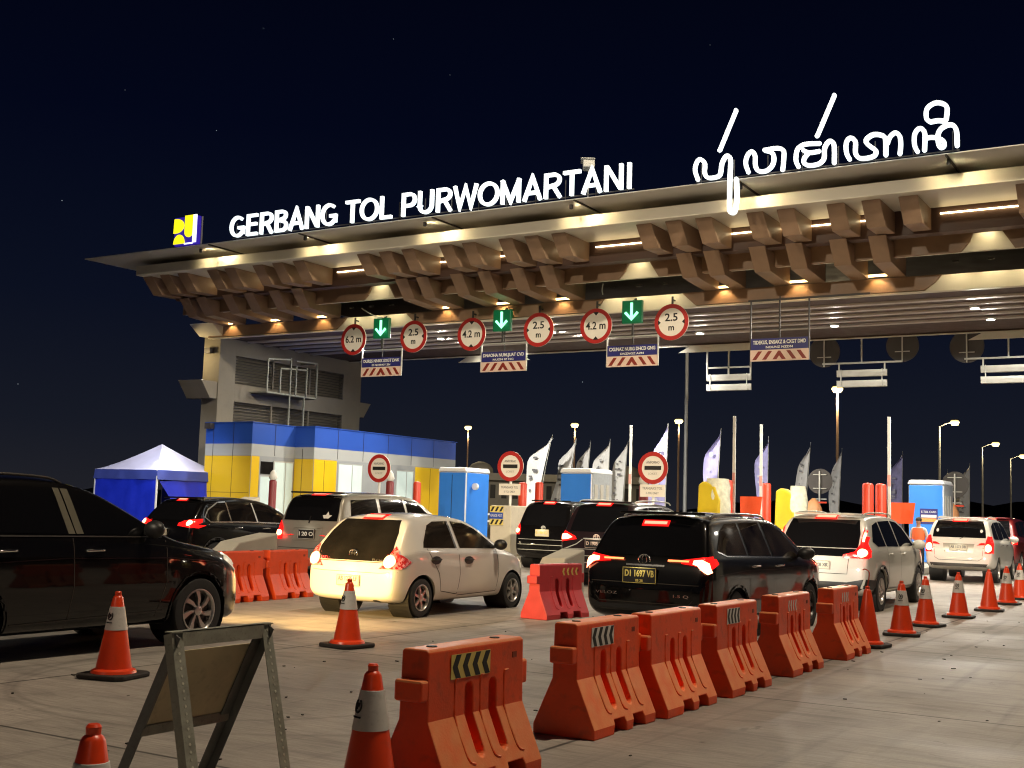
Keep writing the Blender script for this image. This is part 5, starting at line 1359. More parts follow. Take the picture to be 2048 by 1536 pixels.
    def plate(s, x, z, w, h, m, ink, l1, l2=None, tilt=0.0):
        q, nr = s.hit('B', x, z); y = q.y - 0.025
        p = MB().box((x, y, z), (w, 0.02, h)).build("number_plate", m, s.root, bevel=0.006)
        bd = MB(); bd.box((x, y - 0.011, z + h / 2 - .008), (w - .01, .004, .006)); bd.box((x, y - 0.011, z - h / 2 + .008), (w - .01, .004, .006)); bd.box((x - w / 2 + .008, y - 0.011, z), (.006, .004, h - .03)); bd.box((x + w / 2 - .008, y - 0.011, z), (.006, .004, h - .03))
        bd.build("border", ink, p)
        light('POINT', s.root.matrix_basis @ Vector((x, y - .10, z + h * .75)), s.S.get('plate_w', 0.5), (1, .9, .7), .02)
        text("lettering", l1, h * .55, ink, p, at(x, y - 0.0115, z + (0.02 if l2 else 0)), width=w * .86, offset=0.003)
        if l2: text("lettering", l2, h * .22, ink, p, at(x, y - 0.0115, z - h * .33), offset=0.001)
    def badge(s, x, z, r, m=chrome):
        q, nr = s.hit('B', x, z); y = q.y - 0.012; b = MB()
        b.tube([(x + r * 1.3 * cos(a), y + (nr.z * 0), z + r * sin(a)) for a in [2 * pi * i / 24 for i in range(24)]], r * .14, 6, closed=True)
        b.tube([(x + r * .5 * cos(a), y, z + r * .92 * sin(a)) for a in [2 * pi * i / 20 for i in range(20)]], r * .12, 6, closed=True)
        b.tube([(x + r * 1.1 * cos(a), y, z + r * .42 + r * .35 * sin(a)) for a in [2 * pi * i / 20 for i in range(20)]], r * .11, 6, closed=True)
        b.build("badge", m, s.root)
    def script(s, x, z, w, txt, m=chrome, size=.05):
        q, nr = s.hit('B', x, z); text("model_script", txt, size, m, s.root, at(x, q.y - .008, z), width=w, extrude=.003)
    def mirrors(s, y, z, m, size=1.0):
        for sd in (-1, 1):
            p, nr = s.hit('R' if sd > 0 else 'L', y, z)
            b = MB(); bmesh.ops.create_uvsphere(b.bm, u_segments=16, v_segments=10, radius=1, matrix=Matrix.Translation(p + Vector((sd * .13, .02, .05))) @ Matrix.Diagonal((.115 * size, .075 * size, .085 * size, 1)))
            b.bar(p + Vector((-sd * .03, .02, 0)), p + Vector((sd * .10, .02, .03)), .05, .04)
            b.build("door_mirror", m, s.root, smooth=60)
    def handle(s, pts, m):
        for ax, sd in (('R', 1), ('L', -1)):
            for y, z in pts:
                p, nr = s.hit(ax, y, z); h = MB(); h.tube(cr_spline([p + Vector((0, -.10, 0)), p + Vector((sd * .03, -.08, .005)), p + Vector((sd * .03, .08, .008)), p + Vector((0, .10, 0))], k=3), .014, 8)
                h.build("door_handle", m, s.root, smooth=60)
    def rails(s, y0, y1, z, x, m=chrome):
        for sd in (-1, 1):
            r = MB(); P = cr_spline([(sd * x, y0, z - .10), (sd * x, y0 + .18, z - .055), (sd * x, (y0 + y1) / 2, z - .035), (sd * x, y1 - .18, z - .055), (sd * x, y1, z - .11)], k=5); r.tube(P, .014, 8); r.build("roof_rail", m, s.root, smooth=60)
    def arch(s, m, width=.06):
        r = s.S['wr'] + .042
        for y in s.S['axles']:
            a = [(y + r * cos(t), s.S['wr'] + r * sin(t)) for t in [radians(-18 + 216 * i / 24) for i in range(25)]]
            b = [(y + (r + width) * cos(t), s.S['wr'] + (r + width) * sin(t)) for t in [radians(-18 + 216 * i / 24) for i in range(25)]]
            for ax in 'RL': s.patch("wheel_arch_trim", ax, a + b[::-1], m, off=.014, step=.05)
    def gaps(s, ax, pts, w=.010):
        return s.line("panel_gap", ax, pts, w, joint_m, .0025)
    def lamps(s, poly, bulb, bulb_m=bulb_red, lens=None, inner=None):
        P = s.mirror_b("tail_light", poly, lens or lens_red, off=.012, step=.05, bulge=.012)
        bl = [bulb] if isinstance(bulb[0], tuple) else bulb
        cx = sum(q[0] for q in bl[0]) / len(bl[0]); cz = sum(q[1] for q in bl[0]) / len(bl[0])
        for sd in (-1, 1):
            h, _ = s.hit('B', sd * cx, cz)
            if s.S.get('tail_w', 3.0): light('POINT', s.root.matrix_basis @ (h + Vector((0, -.16, 0))), s.S.get('tail_w', 3.0), (1, .03, .02), .06)
        for b in bl: s.mirror_b("bulb", b, bulb_m, par=P, off=.030, step=.03, bulge=.012)
        return P
    def heads(s, poly, energy=0, x=.62, z=.75, col=(1, .80, .50), aim=None, ax='F'):
        s.mirror_b("headlight", poly, head_glass, ax, off=.010, step=.05, bulge=.02)
        if energy:
            Mw = s.root.matrix_basis
            for sd in (-1, 1):
                p = Mw @ Vector((sd * x, s.S['L'] + .03, z)); q = Mw @ Vector((sd * x * .9, s.S['L'] + 4.0, z - .42))
                light('SPOT', p, energy, col, .05, q, 74, .8)
    def spoiler(s, y, z, w, m, d=.20, t=.035):
        MB().prism([(-w / 2, y), (-w * .44, y - d), (w * .44, y - d), (w / 2, y)], 'z', z - t, z).build("spoiler", m, s.root, bevel=.012)
    def wiper(s, x0, z0, x1, z1):
        a, _ = s.hit('B', x0, z0); b, _ = s.hit('B', x1, z1); w = MB(); w.bar(a + Vector((0, -.02, 0)), b + Vector((0, -.02, 0)), .018, .012)
        w.build("rear_wiper", black_p, s.root)

def circ(x, z, rx, rz, n=20): return [(x + rx * cos(2 * pi * i / n), z + rz * sin(2 * pi * i / n)) for i in range(n)]
def rect(x0, z0, x1, z1): return [(x0, z0), (x1, z0), (x1, z1), (x0, z1)]
def face_front(c, S, grille_z=(.55, .78), gw=.45):
    c.patch("windscreen", 'F', S['wind'], glass_d, off=.006, step=.1)
    c.patch("grille", 'F', rect(-gw, grille_z[0], gw, grille_z[1]), black_p, off=.008, step=.08)
    c.patch("lower_grille", 'F', rect(-gw * 1.15, .28, gw * 1.15, .42), black_p, off=.008, step=.08)

glass_c = mat("brown_lit_glass", (0.035, 0.028, 0.022), 0.04, var=0.9, vscale=2.6, spec=0.9)  # brown mottling stands in for lit interior and reflections
paint_black = mat("black_paint", (0.0045, 0.0040, 0.0042), 0.3, var=0.03, coat=1.0, spec=0.08)
paint_dark = mat("dark_maroon_grey_paint", (0.018, 0.010, 0.012), 0.3, var=0.03, coat=1.0, spec=0.2)
paint_white = paint("white_paint", (0.72, 0.70, 0.65))
paint_white2 = paint("pearl_white_paint", (0.66, 0.655, 0.60))
paint_silver = mat("champagne_silver_paint", (0.42, 0.40, 0.35), 0.32, 0.45, var=0.04, coat=1.0)
paint_red = paint("dark_red_paint", (0.16, 0.012, 0.012))

def bar3(c, z, w=.19, h=.022):
    p = c.patch("brake_light", 'B', rect(-w - .03, z - h - .018, w + .03, z + h + .012), lens_red, off=.012, step=.05)
    c.patch("bulb", 'B', rect(-w, z - h * .8, w, z + h * .8), brake_bar, off=.018, step=.05, par=p)

# ---- white hatchback
L = 3.62
S = dict(sy=1.10, L=L, W=1.68, H=1.49, wr=.285, axles=(.60, 2.98), paint=paint_white, spokes=(6, 'plain'), roofw=.735, zb=.19,
         top=[(0, .60), (.03, .74), (.07, .88), (.15, 1.02), (.30, 1.22), (.46, 1.40), (.58, 1.455), (.95, 1.485), (1.4, 1.49), (1.75, 1.465), (2.0, 1.41), (2.35, 1.22), (2.70, 1.01), (2.85, .955), (3.2, .88), (3.45, .76), (3.56, .62), (3.62, .48)],
         belt=[(0, .90), (.6, .99), (1.4, .95), (2.6, .90), (3.2, .84), (3.62, .6)],
         bot=[(0, .30), (.06, .24), (.2, .20), (.6, .19), (3.0, .19), (3.4, .20), (3.62, .28)],
         wind=[(-.58, .985), (.58, .985), (.50, 1.40), (-.50, 1.40)])
c = Car("white_hatchback", "small white hatchback with dark glass tailgate and round glowing lamps, bumper lit yellow", "car", (-10.98, 13.72, 0), radians(1.0), S, "cars queueing at the gate")
c.patch("rear_window", 'B', [(-.62, .80), (.62, .80), (.655, .98), (.60, 1.20), (.50, 1.385), (-.50, 1.385), (-.60, 1.20), (-.655, .98)], glass_b, step=.06)
c.lamps([(.50, .70), (.80, .70), (.81, .80), (.74, .95), (.68, 1.02), (.64, .86)], circ(.665, .80, .088, .088), bulb_warm, lens_pat)
c.both("tail_light", [(.03, .72), (.20, .72), (.34, .80), (.12, .92), (.05, .93)], lens_pat, off=.008, step=.04)
bar3(c, 1.425, .16)
c.both("side_window", [(.62, 1.00), (.66, 1.08), (.86, 1.32), (1.02, 1.375), (1.36, 1.385), (1.40, .985)], glass_b)
c.both("side_window", [(1.52, .985), (1.47, 1.385), (1.78, 1.36), (2.05, 1.27), (2.52, .99), (2.50, .965)], glass_b)
c.both("pillar_trim", [(1.405, .985), (1.365, 1.385), (1.40, 1.387), (1.44, .985)], black_p)
for ax in 'RL':
    c.gaps(ax, [(.98, .62), (.70, .98), (.80, 1.25)]); c.gaps(ax, [(.98, .62), (1.05, .36), (1.45, .30)]); c.gaps(ax, [(1.46, .97), (1.50, .60), (1.46, .30)]); c.gaps(ax, [(2.50, .95), (2.55, .60), (2.50, .30), (1.48, .28)])
for y, z in ((.90, .815), (1.72, .80)):
    c.both("handle_recess", circ(y, z, .12, .06, 16), black_p, off=.005, step=.05)
c.handle([(.90, .82), (1.72, .805)], black_p)
c.mirrors(2.45, .98, black_p)
c.plate(0, .52, .40, .16, plate_w, grey_ink, "AB 1275 LF", "05 28")
c.badge(0, .90, .055); c.script(.46, .82, .20, "Brio"); c.script(-.48, .825, .18, "SATYA")
c.gaps('B', [(-.62, .785), (.62, .785)]); c.gaps('B', [(-.78, .66), (-.5, .64), (.5, .64), (.78, .66)], .006)
c.patch("exhaust", 'B', circ(.45, .245, .06, .02), black_p, off=.006, step=.04)
face_front(c, S); c.heads([(.42, .62), (.70, .62), (.72, .80), (.48, .72)], 0)
q = MB(); q.tube([(.36 + .17 * cos(a), 2.12 + .05 * sin(a), 1.02 + .17 * sin(a)) for a in [2 * pi * i / 24 for i in range(24)]], .014, 6, closed=True)

# ---- black MPV in front of the barriers
L = 4.60
S = dict(tail_w=0, plate_w=1.2, sy=1.12, L=L, W=1.74, H=1.635, wr=.325, axles=(.90, 3.62), paint=paint_black, spokes=(5, 'twin'), rim=rim_d, roofw=.755, zb=.24,
         top=[(0, .66), (.03, .84), (.06, .98), (.12, 1.10), (.26, 1.36), (.38, 1.545), (.52, 1.59), (1.0, 1.62), (1.8, 1.635), (2.5, 1.60), (2.85, 1.52), (3.25, 1.26), (3.55, 1.10), (3.75, 1.055), (4.15, 1.0), (4.42, .86), (4.55, .68), (4.60, .5)],
         belt=[(0, 1.02), (.6, 1.07), (1.6, 1.03), (3.4, 1.0), (4.2, .92), (4.6, .65)],
         wind=[(-.66, 1.11), (.66, 1.11), (.58, 1.50), (-.58, 1.50)])
c = Car("black_mpv", "glossy black MPV with slim glowing tail bars beside the orange barriers", "car", (-6.36, 13.72, 0), radians(0.0), S, "cars queueing at the gate")
c.patch("rear_window", 'B', [(-.70, 1.075), (.70, 1.075), (.66, 1.30), (.575, 1.525), (-.575, 1.525), (-.66, 1.30)], glass_d, step=.07)
c.lamps([(.48, .99), (.70, .965), (.80, .90), (.835, .98), (.80, 1.09), (.66, 1.06), (.48, 1.035)], [[(.635, .985), (.70, .965), (.80, .875), (.825, .90), (.80, 1.0), (.74, 1.04), (.64, 1.03)]], bulb_red, lens_red)
c.both("tail_light", [(.02, .93), (.16, .93), (.34, 1.0), (.30, 1.06), (.05, 1.08)], lens_red, off=.008, step=.04)
c.mirror_b("light_bar", rect(.30, 1.008, .62, 1.030), amber_bar, off=.020, step=.05)
bar3(c, 1.475, .155); c.spoiler(.52, 1.625, 1.16, paint_black, .20)
c.both("side_window", [(.40, 1.16), (.64, 1.40), (.86, 1.49), (1.22, 1.50), (1.26, 1.09), (.62, 1.10)], glass_c)
c.both("side_window", [(1.33, 1.085), (1.30, 1.505), (1.98, 1.515), (2.10, 1.065)], glass_c)
c.both("side_window", [(2.18, 1.06), (2.07, 1.515), (2.42, 1.49), (2.72, 1.40), (3.26, 1.06), (3.22, 1.035)], glass_c)
for ax in 'RL':
    c.line("chrome_strip", ax, [(.40, 1.145), (.62, 1.085), (1.6, 1.06), (3.28, 1.022)], .016, chrome, .008)
    c.gaps(ax, [(1.26, 1.05), (1.30, .66), (1.36, .36)]); c.gaps(ax, [(2.14, 1.04), (2.16, .6), (2.12, .30)]); c.gaps(ax, [(3.24, 1.0), (3.26, .6), (3.18, .32)])
    c.line("sill_strip", ax, [(1.32, .30), (3.20, .29)], .03, chrome, .006)
    c.line("body_crease", ax, [(.35, .86), (1.2, .90), (2.2, .885), (3.3, .90)], .012, paint_dark, .005)
c.handle([(1.48, .94), (2.34, .93)], chrome); c.mirrors(3.12, 1.04, black_p, 1.1); c.arch(black_p, .035); c.rails(.62, 2.4, 1.66, .60, mat("satin_rail", (.5, .5, .48), .3, .9, var=0))
c.plate(-.05, .83, .46, .20, plate_b, yellow_ink, "D1 1697 VB", "03 28")
c.badge(-.02, 1.03, .062); c.script(-.50, .60, .30, "VELOZ"); c.script(.50, .60, .20, "1.5 Q")
c.gaps('B', [(-.80, .74), (.80, .74)]); c.gaps('B', [(-.66, .56), (-.60, .50), (.60, .50), (.66, .56)])
c.patch("lower_trim", 'B', [(-.72, .42), (.72, .42), (.76, .54), (.60, .47), (-.60, .47), (-.76, .54)], black_p, off=.006)
c.line("chrome_strip", 'B', [(-.26, .955), (.26, .955)], .02, chrome, .012)
face_front(c, S, (.66, .9), .5); c.heads([(.52, .80), (.76, .80), (.76, .93), (.52, .90)], 90, .60, .80, (1, .93, .78))

# ---- pearl white crossover
L = 4.55
S = dict(sy=1.13, L=L, W=1.80, H=1.74, wr=.35, axles=(.78, 3.55), paint=paint_white2, spokes=(5, 'twin'), roofw=.745, zb=.27,
         top=[(0, .72), (.03, .90), (.06, 1.03), (.12, 1.13), (.30, 1.42), (.42, 1.60), (.56, 1.665), (1.0, 1.70), (1.8, 1.72), (2.5, 1.68), (2.85, 1.59), (3.25, 1.32), (3.5, 1.18), (3.7, 1.13), (4.1, 1.07), (4.38, .92), (4.5, .72), (4.55, .55)],
         belt=[(0, 1.03), (.6, 1.10), (1.6, 1.07), (3.4, 1.05), (4.2, .95), (4.55, .7)],
         wind=[(-.68, 1.18), (.68, 1.18), (.60, 1.58), (-.60, 1.58)])
c = Car("white_crossover", "pearl white crossover with black wheel arch trim and L-shaped glowing tail lamps", "car", (-6.33, 20.85, 0), radians(1.0), S, "cars queueing at the gate")
c.patch("rear_window", 'B', [(-.66, 1.10), (.66, 1.10), (.66, 1.34), (.60, 1.585), (-.60, 1.585), (-.66, 1.34)], glass_d, step=.07)
c.patch("black_garnish", 'B', [(-.66, .955), (.66, .955), (.70, 1.085), (-.70, 1.085)], glass_d, off=.007)
c.lamps([(.42, .93), (.84, .93), (.85, 1.05), (.79, 1.18), (.77, 1.46), (.70, 1.46), (.69, 1.16), (.62, 1.04), (.42, .985)], [circ(.74, 1.015, .075, .07), [(.715, 1.20), (.75, 1.20), (.74, 1.36), (.715, 1.36)]], bulb_red, lens_red)
c.both("tail_light", [(.03, .95), (.20, .95), (.22, 1.04), (.12, 1.16), (.08, 1.17)], lens_red, off=.008, step=.04)
bar3(c, 1.635, .17, .03); c.spoiler(.56, 1.70, 1.20, paint_white2, .20)
c.both("side_window", [(.44, 1.22), (.72, 1.50), (1.10, 1.565), (1.18, 1.13), (.66, 1.13)], glass_d)
c.both("side_window", [(1.24, 1.13), (1.17, 1.57), (1.95, 1.59), (2.06, 1.115)], glass_d)
c.both("side_window", [(2.13, 1.115), (2.03, 1.59), (2.45, 1.56), (2.75, 1.46), (3.26, 1.115)], glass_d)
for ax in 'RL':
    c.gaps(ax, [(1.21, 1.10), (1.24, .70), (1.34, .40)]); c.gaps(ax, [(2.10, 1.09), (2.12, .6), (2.08, .36)]); c.gaps(ax, [(3.26, 1.08), (3.26, .6), (3.12, .38)])
    c.line("sill_trim", ax, [(1.22, .34), (3.10, .33)], .09, black_p, .012)
    c.patch("bumper_trim", ax, [(.03, .40), (.36, .40), (.36, .56), (.04, .58)], black_p, off=.010)
c.handle([(1.44, .99), (2.32, .98)], paint_white2); c.mirrors(3.12, 1.10, paint_white2, 1.1); c.arch(black_p, .075); c.rails(.65, 2.5, 1.765, .60, steel)
c.patch("bumper_trim", 'B', [(-.70, .38), (.70, .38), (.78, .58), (.50, .52), (-.50, .52), (-.78, .58)], black_p, off=.008)
c.plate(0, .80, .42, .15, plate_w, grey_ink, "AB 1408 XK"); c.gaps('B', [(-.52, .92), (-.50, .66), (.50, .66), (.52, .92)])
c.script(-.3, 1.02, .40, "CROSS", chrome, .05)
face_front(c, S, (.66, .95), .5); c.heads([(.52, .78), (.78, .78), (.78, .96), (.52, .92)], 260, .66, .85, (1, .95, .80))

# ---- far white MPV
L = 4.60
S = dict(sy=1.08, L=L, W=1.80, H=1.78, wr=.33, axles=(.92, 3.65), paint=paint_white, spokes=(5, 'plain'), roofw=.76, zb=.30,
         top=[(0, .66), (.03, .86), (.06, 1.00), (.12, 1.13), (.24, 1.40), (.36, 1.64), (.50, 1.71), (1.0, 1.75), (1.8, 1.77), (2.5, 1.73), (2.85, 1.64), (3.25, 1.36), (3.55, 1.14), (3.75, 1.08), (4.15, 1.0), (4.42, .86), (4.55, .68), (4.60, .5)],
         belt=[(0, 1.08), (.6, 1.12), (1.6, 1.08), (3.4, 1.04), (4.2, .92), (4.6, .65)], bot=[(0, .44), (.08, .40), (.25, .34), (.6, .30), (4.0, .28), (4.6, .32)],
         wind=[(-.68, 1.15), (.68, 1.15), (.60, 1.62), (-.60, 1.62)])
c = Car("white_mpv", "white MPV far ahead between the cones, number plate lit by headlamps", "car", (-6.50, 33.9, 0), radians(1.5), S, "cars queueing at the gate")
c.patch("rear_window", 'B', [(-.68, 1.20), (.68, 1.20), (.66, 1.40), (.58, 1.64), (-.58, 1.64), (-.66, 1.40)], glass_d, step=.07)
c.lamps([(.66, .80), (.86, .80), (.86, 1.05), (.80, 1.25), (.72, 1.25), (.66, 1.0)], circ(.745, .93, .075, .10), bulb_red, lens_red)
c.mirror_b("light_bar", [(.46, 1.00), (.66, 1.02), (.66, 1.07), (.58, 1.07)], lens_red, off=.012, step=.05)
c.both("tail_light", [(.03, .84), (.14, .84), (.16, 1.2), (.06, 1.2)], lens_red, off=.008, step=.04)
bar3(c, 1.665, .17, .03); c.spoiler(.50, 1.745, 1.24, paint_white, .18); c.wiper(.02, 1.16, .16, 1.24)
for q in (-.56, .56): c.patch("sticker", 'B', circ(q, 1.38, .035, .045), white_ink, off=.009, step=.03)
c.both("side_window", [(.42, 1.22), (.60, 1.52), (1.10, 1.62), (1.18, 1.16), (.5, 1.17)], glass_d)
c.both("side_window", [(1.24, 1.16), (1.17, 1.62), (1.98, 1.64), (2.08, 1.13)], glass_d)
c.both("side_window", [(2.15, 1.13), (2.05, 1.64), (2.45, 1.61), (2.80, 1.48), (3.30, 1.12)], glass_d)
c.handle([(1.44, 1.0), (2.32, .98)], chrome); c.mirrors(3.12, 1.10, paint_white, 1.1); c.rails(.6, 2.4, 1.80, .62, steel)
c.plate(0, .93, .46, .17, plate_w, grey_ink, "AB 1573 DB", "07 27"); c.gaps('B', [(-.62, .88), (-.60, .66), (-.50, .60), (.50, .60), (.60, .66), (.62, .88)])
c.patch("plate_recess", 'B', [(-.36, .80), (.36, .80), (.40, 1.04), (-.40, 1.04)], paint_silver, off=.004)
c.patch("bumper_trim", 'B', [(-.70, .44), (.70, .44), (.74, .52), (-.74, .52)], steel_d, off=.008)
face_front(c, S, (.62, .9), .5); c.heads([(.52, .80), (.76, .80), (.76, .95), (.52, .90)], 200, .62, .82, (1, .93, .8))

# ---- silver van-like MPV on the left
L = 4.40
S = dict(tail_w=0.8, sy=1.10, L=L, W=1.70, H=1.86, wr=.31, axles=(.75, 3.45), paint=paint_silver, spokes=(5, 'plain'), roofw=.80, zb=.24,
         top=[(0, .62), (.03, .85), (.06, 1.02), (.10, 1.18), (.20, 1.52), (.28, 1.74), (.40, 1.80), (1.0, 1.84), (1.8, 1.86), (2.4, 1.83), (2.75, 1.74), (3.2, 1.45), (3.6, 1.14), (3.8, 1.05), (4.1, .95), (4.28, .80), (4.36, .65), (4.40, .5)],
         belt=[(0, 1.12), (.6, 1.20), (1.6, 1.16), (3.4, 1.05), (4.1, .9), (4.4, .65)],
         wind=[(-.62, 1.18), (.62, 1.18), (.58, 1.72), (-.58, 1.72)])
c = Car("silver_mpv", "tall champagne silver MPV with a black spoiler and a white sticker on its rear glass", "car", (-16.05, 18.6, 0), radians(1.0), S, "cars queueing at the gate")
c.patch("rear_window", 'B', [(-.68, 1.25), (.68, 1.25), (.67, 1.45), (.61, 1.755), (-.61, 1.755), (-.67, 1.45)], glass_d, step=.07)
c.lamps([(.62, .86), (.82, .86), (.82, 1.22), (.74, 1.24), (.64, 1.10)], circ(.72, .985, .085, .06), bulb_red, lens_red)
c.both("tail_light", [(.03, .90), (.12, .90), (.14, 1.2), (.06, 1.2)], lens_red, off=.008, step=.04)
bar3(c, 1.795, .15, .025); c.spoiler(.36, 1.835, 1.34, black_p, .18); c.wiper(0, 1.20, .02, 1.34)
c.patch("sticker", 'B', [(.34, 1.30), (.46, 1.30), (.53, 1.36), (.46, 1.37), (.42, 1.44), (.38, 1.37), (.30, 1.36)], white_ink, off=.010, step=.03)
c.both("side_window", [(.42, 1.30), (.48, 1.68), (1.24, 1.72), (1.28, 1.26)], glass_b)
c.both("side_window", [(1.38, 1.26), (1.34, 1.72), (2.10, 1.73), (2.2, 1.22)], glass_b)
c.both("side_window", [(2.28, 1.22), (2.18, 1.73), (2.55, 1.68), (3.15, 1.30), (3.3, 1.16)], glass_b)
c.handle([(1.5, 1.0), (2.4, .98)], chrome); c.mirrors(3.1, 1.16, paint_silver)
c.plate(0, .98, .42, .20, plate_b, white_ink, "I 20 O"); c.patch("plate_recess", 'B', [(-.36, .84), (.36, .84), (.38, 1.10), (-.38, 1.10)], mat("grey_recess", (.24, .23, .20), .5, var=0), off=.004)
c.gaps('B', [(-.70, .70), (.70, .70)]); c.line("chrome_strip", 'B', [(-.36, 1.115), (.36, 1.115)], .03, paint_silver, .02)
face_front(c, S, (.60, .8), .4); c.heads([(.46, .74), (.70, .74), (.74, .92), (.46, .86)], 160, .6, .78)

# ---- black SUV far left
L = 4.40
S = dict(tail_w=0, L=L, W=1.74, H=1.70, wr=.34, axles=(.80, 3.45), paint=paint_black, spokes=(5, 'twin'), roofw=.75, zb=.26,
         top=[(0, .72), (.03, .92), (.07, 1.06), (.16, 1.20), (.38, 1.48), (.52, 1.60), (.66, 1.63), (1.1, 1.66), (1.8, 1.68), (2.3, 1.64), (2.7, 1.53), (3.1, 1.28), (3.35, 1.13), (3.55, 1.08), (3.95, 1.02), (4.24, .88), (4.36, .70), (4.40, .5)],
         belt=[(0, 1.05), (.6, 1.12), (1.6, 1.08), (3.3, 1.03), (4.1, .92), (4.4, .65)],
         wind=[(-.66, 1.13), (.66, 1.13), (.58, 1.52), (-.58, 1.52)])
c = Car("black_suv", "black SUV with chrome-lined side glass between the tent and the silver MPV", "car", (-20.25, 18.75, 0), radians(-2), S, "cars queueing at the gate")
c.patch("rear_window", 'B', [(-.62, 1.14), (.62, 1.14), (.64, 1.34), (.56, 1.56), (-.56, 1.56), (-.64, 1.34)], glass_d, step=.07)
c.lamps([(.40, 1.02), (.84, .98), (.86, 1.10), (.80, 1.18), (.40, 1.08)], circ(.72, 1.08, .06, .06), bulb_red, lens_red)
c.both("tail_light", [(.03, 1.00), (.20, 1.03), (.22, 1.10), (.08, 1.16)], lens_red, off=.008, step=.04)
bar3(c, 1.60, .13, .025); c.spoiler(.62, 1.655, 1.16, paint_black, .2)
c.both("side_window", [(.52, 1.22), (.62, 1.36), (.92, 1.52), (1.12, 1.54), (1.18, 1.15), (.64, 1.14)], glass_d)
c.both("side_window", [(1.25, 1.15), (1.19, 1.545), (1.90, 1.55), (2.0, 1.12)], glass_d)
c.both("side_window", [(2.08, 1.12), (1.98, 1.55), (2.30, 1.52), (2.60, 1.42), (3.15, 1.11)], glass_d)
for ax in 'RL': c.line("chrome_strip", ax, [(1.14, 1.565), (.90, 1.545), (.58, 1.38), (.46, 1.22), (.60, 1.115), (1.6, 1.125), (3.2, 1.09)], .028, chrome, .012)
for ax in 'RL': c.line("chrome_strip", ax, [(1.215, 1.15), (1.155, 1.55)], .035, chrome, .012); c.line("chrome_strip", ax, [(2.04, 1.12), (1.94, 1.55)], .04, steel, .012)
c.handle([(1.42, .99), (2.3, .98)], chrome); c.mirrors(3.0, 1.09, black_p); c.arch(mat("satin_black_arch", (.03, .03, .03), .5, var=0), .07)
c.plate(-.1, .88, .44, .16, plate_w, grey_ink, "AB 1902 RK")
face_front(c, S, (.62, .9), .45); c.heads([(.50, .82), (.76, .82), (.76, .95), (.50, .92)], 160, .62, .86)

# ---- two dark cars behind the black MPV
def dark_car(name, label, loc, rz, paint_, H, kind):
    L = 4.40
    S = dict(tail_w=0, plate_w=0.8, L=L, W=1.80, H=H, wr=.33, axles=(.80, 3.5), paint=paint_, spokes=(5, 'plain'), roofw=.76, zb=.25,
         top=[(0, .68), (.03, .88), (.06, 1.02), (.12, 1.15), (.30, H - .27), (.40, H - .10), (.54, H - .04), (1.0, H - .01), (1.8, H), (2.4, H - .04), (2.75, H - .13), (3.15, 1.36), (3.5, 1.14), (3.7, 1.07), (4.05, 1.0), (4.26, .86), (4.36, .68), (4.40, .5)],
         belt=[(0, 1.06), (.6, 1.13), (1.6, 1.09), (3.4, 1.04), (4.1, .92), (4.4, .65)],
         wind=[(-.66, 1.16), (.66, 1.16), (.58, H - .15), (-.58, H - .15)])
    c = Car(name, label, "car", loc, rz, S, "cars queueing at the gate")
    c.patch("rear_window", 'B', [(-.66, 1.17), (.66, 1.17), (.64, 1.34), (.57, H - .12), (-.57, H - .12), (-.64, 1.34)], glass_d, step=.07)
    if kind == 0:
        c.lamps([(.70, .92), (.86, .92), (.86, 1.16), (.76, 1.22), (.70, 1.1)], circ(.765, 1.02, .055, .06), bulb_red, lens_red)
        c.plate(0, .98, .42, .19, plate_w, yellow_ink, "B 1984 KZ"); c.badge(0, 1.12, .05, steel)
    else:
        c.lamps([(.46, 1.0), (.86, .93), (.87, 1.12), (.80, 1.18), (.50, 1.06)], [[(.56, 1.035), (.66, .99), (.80, .98), (.82, 1.10), (.70, 1.10)]], bulb_red, lens_red)
        c.plate(0, .92, .48, .19, plate_b, sign_pale, "D 1905 VT"); c.badge(0, 1.06, .055, sign_pale)
        c.line("chrome_strip", 'B', [(-.30, 1.02), (.50, 1.02)], .02, steel, .01); c.line("chrome_strip", 'B', [(-.70, .80), (-.45, .90), (-.32, 1.0)], .02, steel, .01)
        c.rails(.55, 2.5, H + .06, .66, steel)
        c.patch("roof_sheen", 'T', rect(-.66, .75, .66, 2.6), mat("pale_roof_sheen", (.45, .46, .40), .3, .3, var=.1, coat=1), off=.004, step=.12)  # pale patch paints in light reflected off the roof
    c.both("tail_light", [(.03, .96), (.14, .96), (.16, 1.14), (.06, 1.16)], lens_red, off=.008, step=.04)
    bar3(c, H - .085, .15, .022); c.spoiler(.54, H - .01, 1.2, paint_, .2)
    c.both("side_window", [(.46, 1.22), (.62, H - .2), (1.14, H - .13), (1.2, 1.16)], glass_d)
    c.both("side_window", [(1.27, 1.15), (1.20, H - .13), (1.96, H - .12), (2.06, 1.12)], glass_d)
    c.both("side_window", [(2.14, 1.12), (2.03, H - .12), (2.5, H - .18), (3.22, 1.12)], glass_d)
    for z, wz in ((.66, .014), (.52, .014), (.80, .010)): c.line("bumper_crease", 'B', [(-.74, z), (.74, z)], wz, steel, .004)
    c.handle([(1.44, 1.0), (2.3, .98)], chrome); c.mirrors(3.0, 1.10, paint_)
    face_front(c, S, (.62, .9), .45); c.heads([(.50, .82), (.76, .82), (.76, .95), (.50, .92)], 160, .62, .86)
    return c
dark_car("dark_mpv", "dark MPV with a pale yellow number plate right of the cream hazard block", (-16.25, 28.5, 0), radians(1), paint_black, 1.88, 0)
dark_car("maroon_grey_mpv", "dark maroon-grey MPV with pale roof rails, partly behind the black MPV", (-11.75, 22.9, 0), radians(1), paint_dark, 1.84, 1)
dark_car("dark_red_car", "dark red car cut by the right edge beyond the far white MPV", (-7.2, 42.6, 0), radians(-2), paint_red, 1.82, 0)

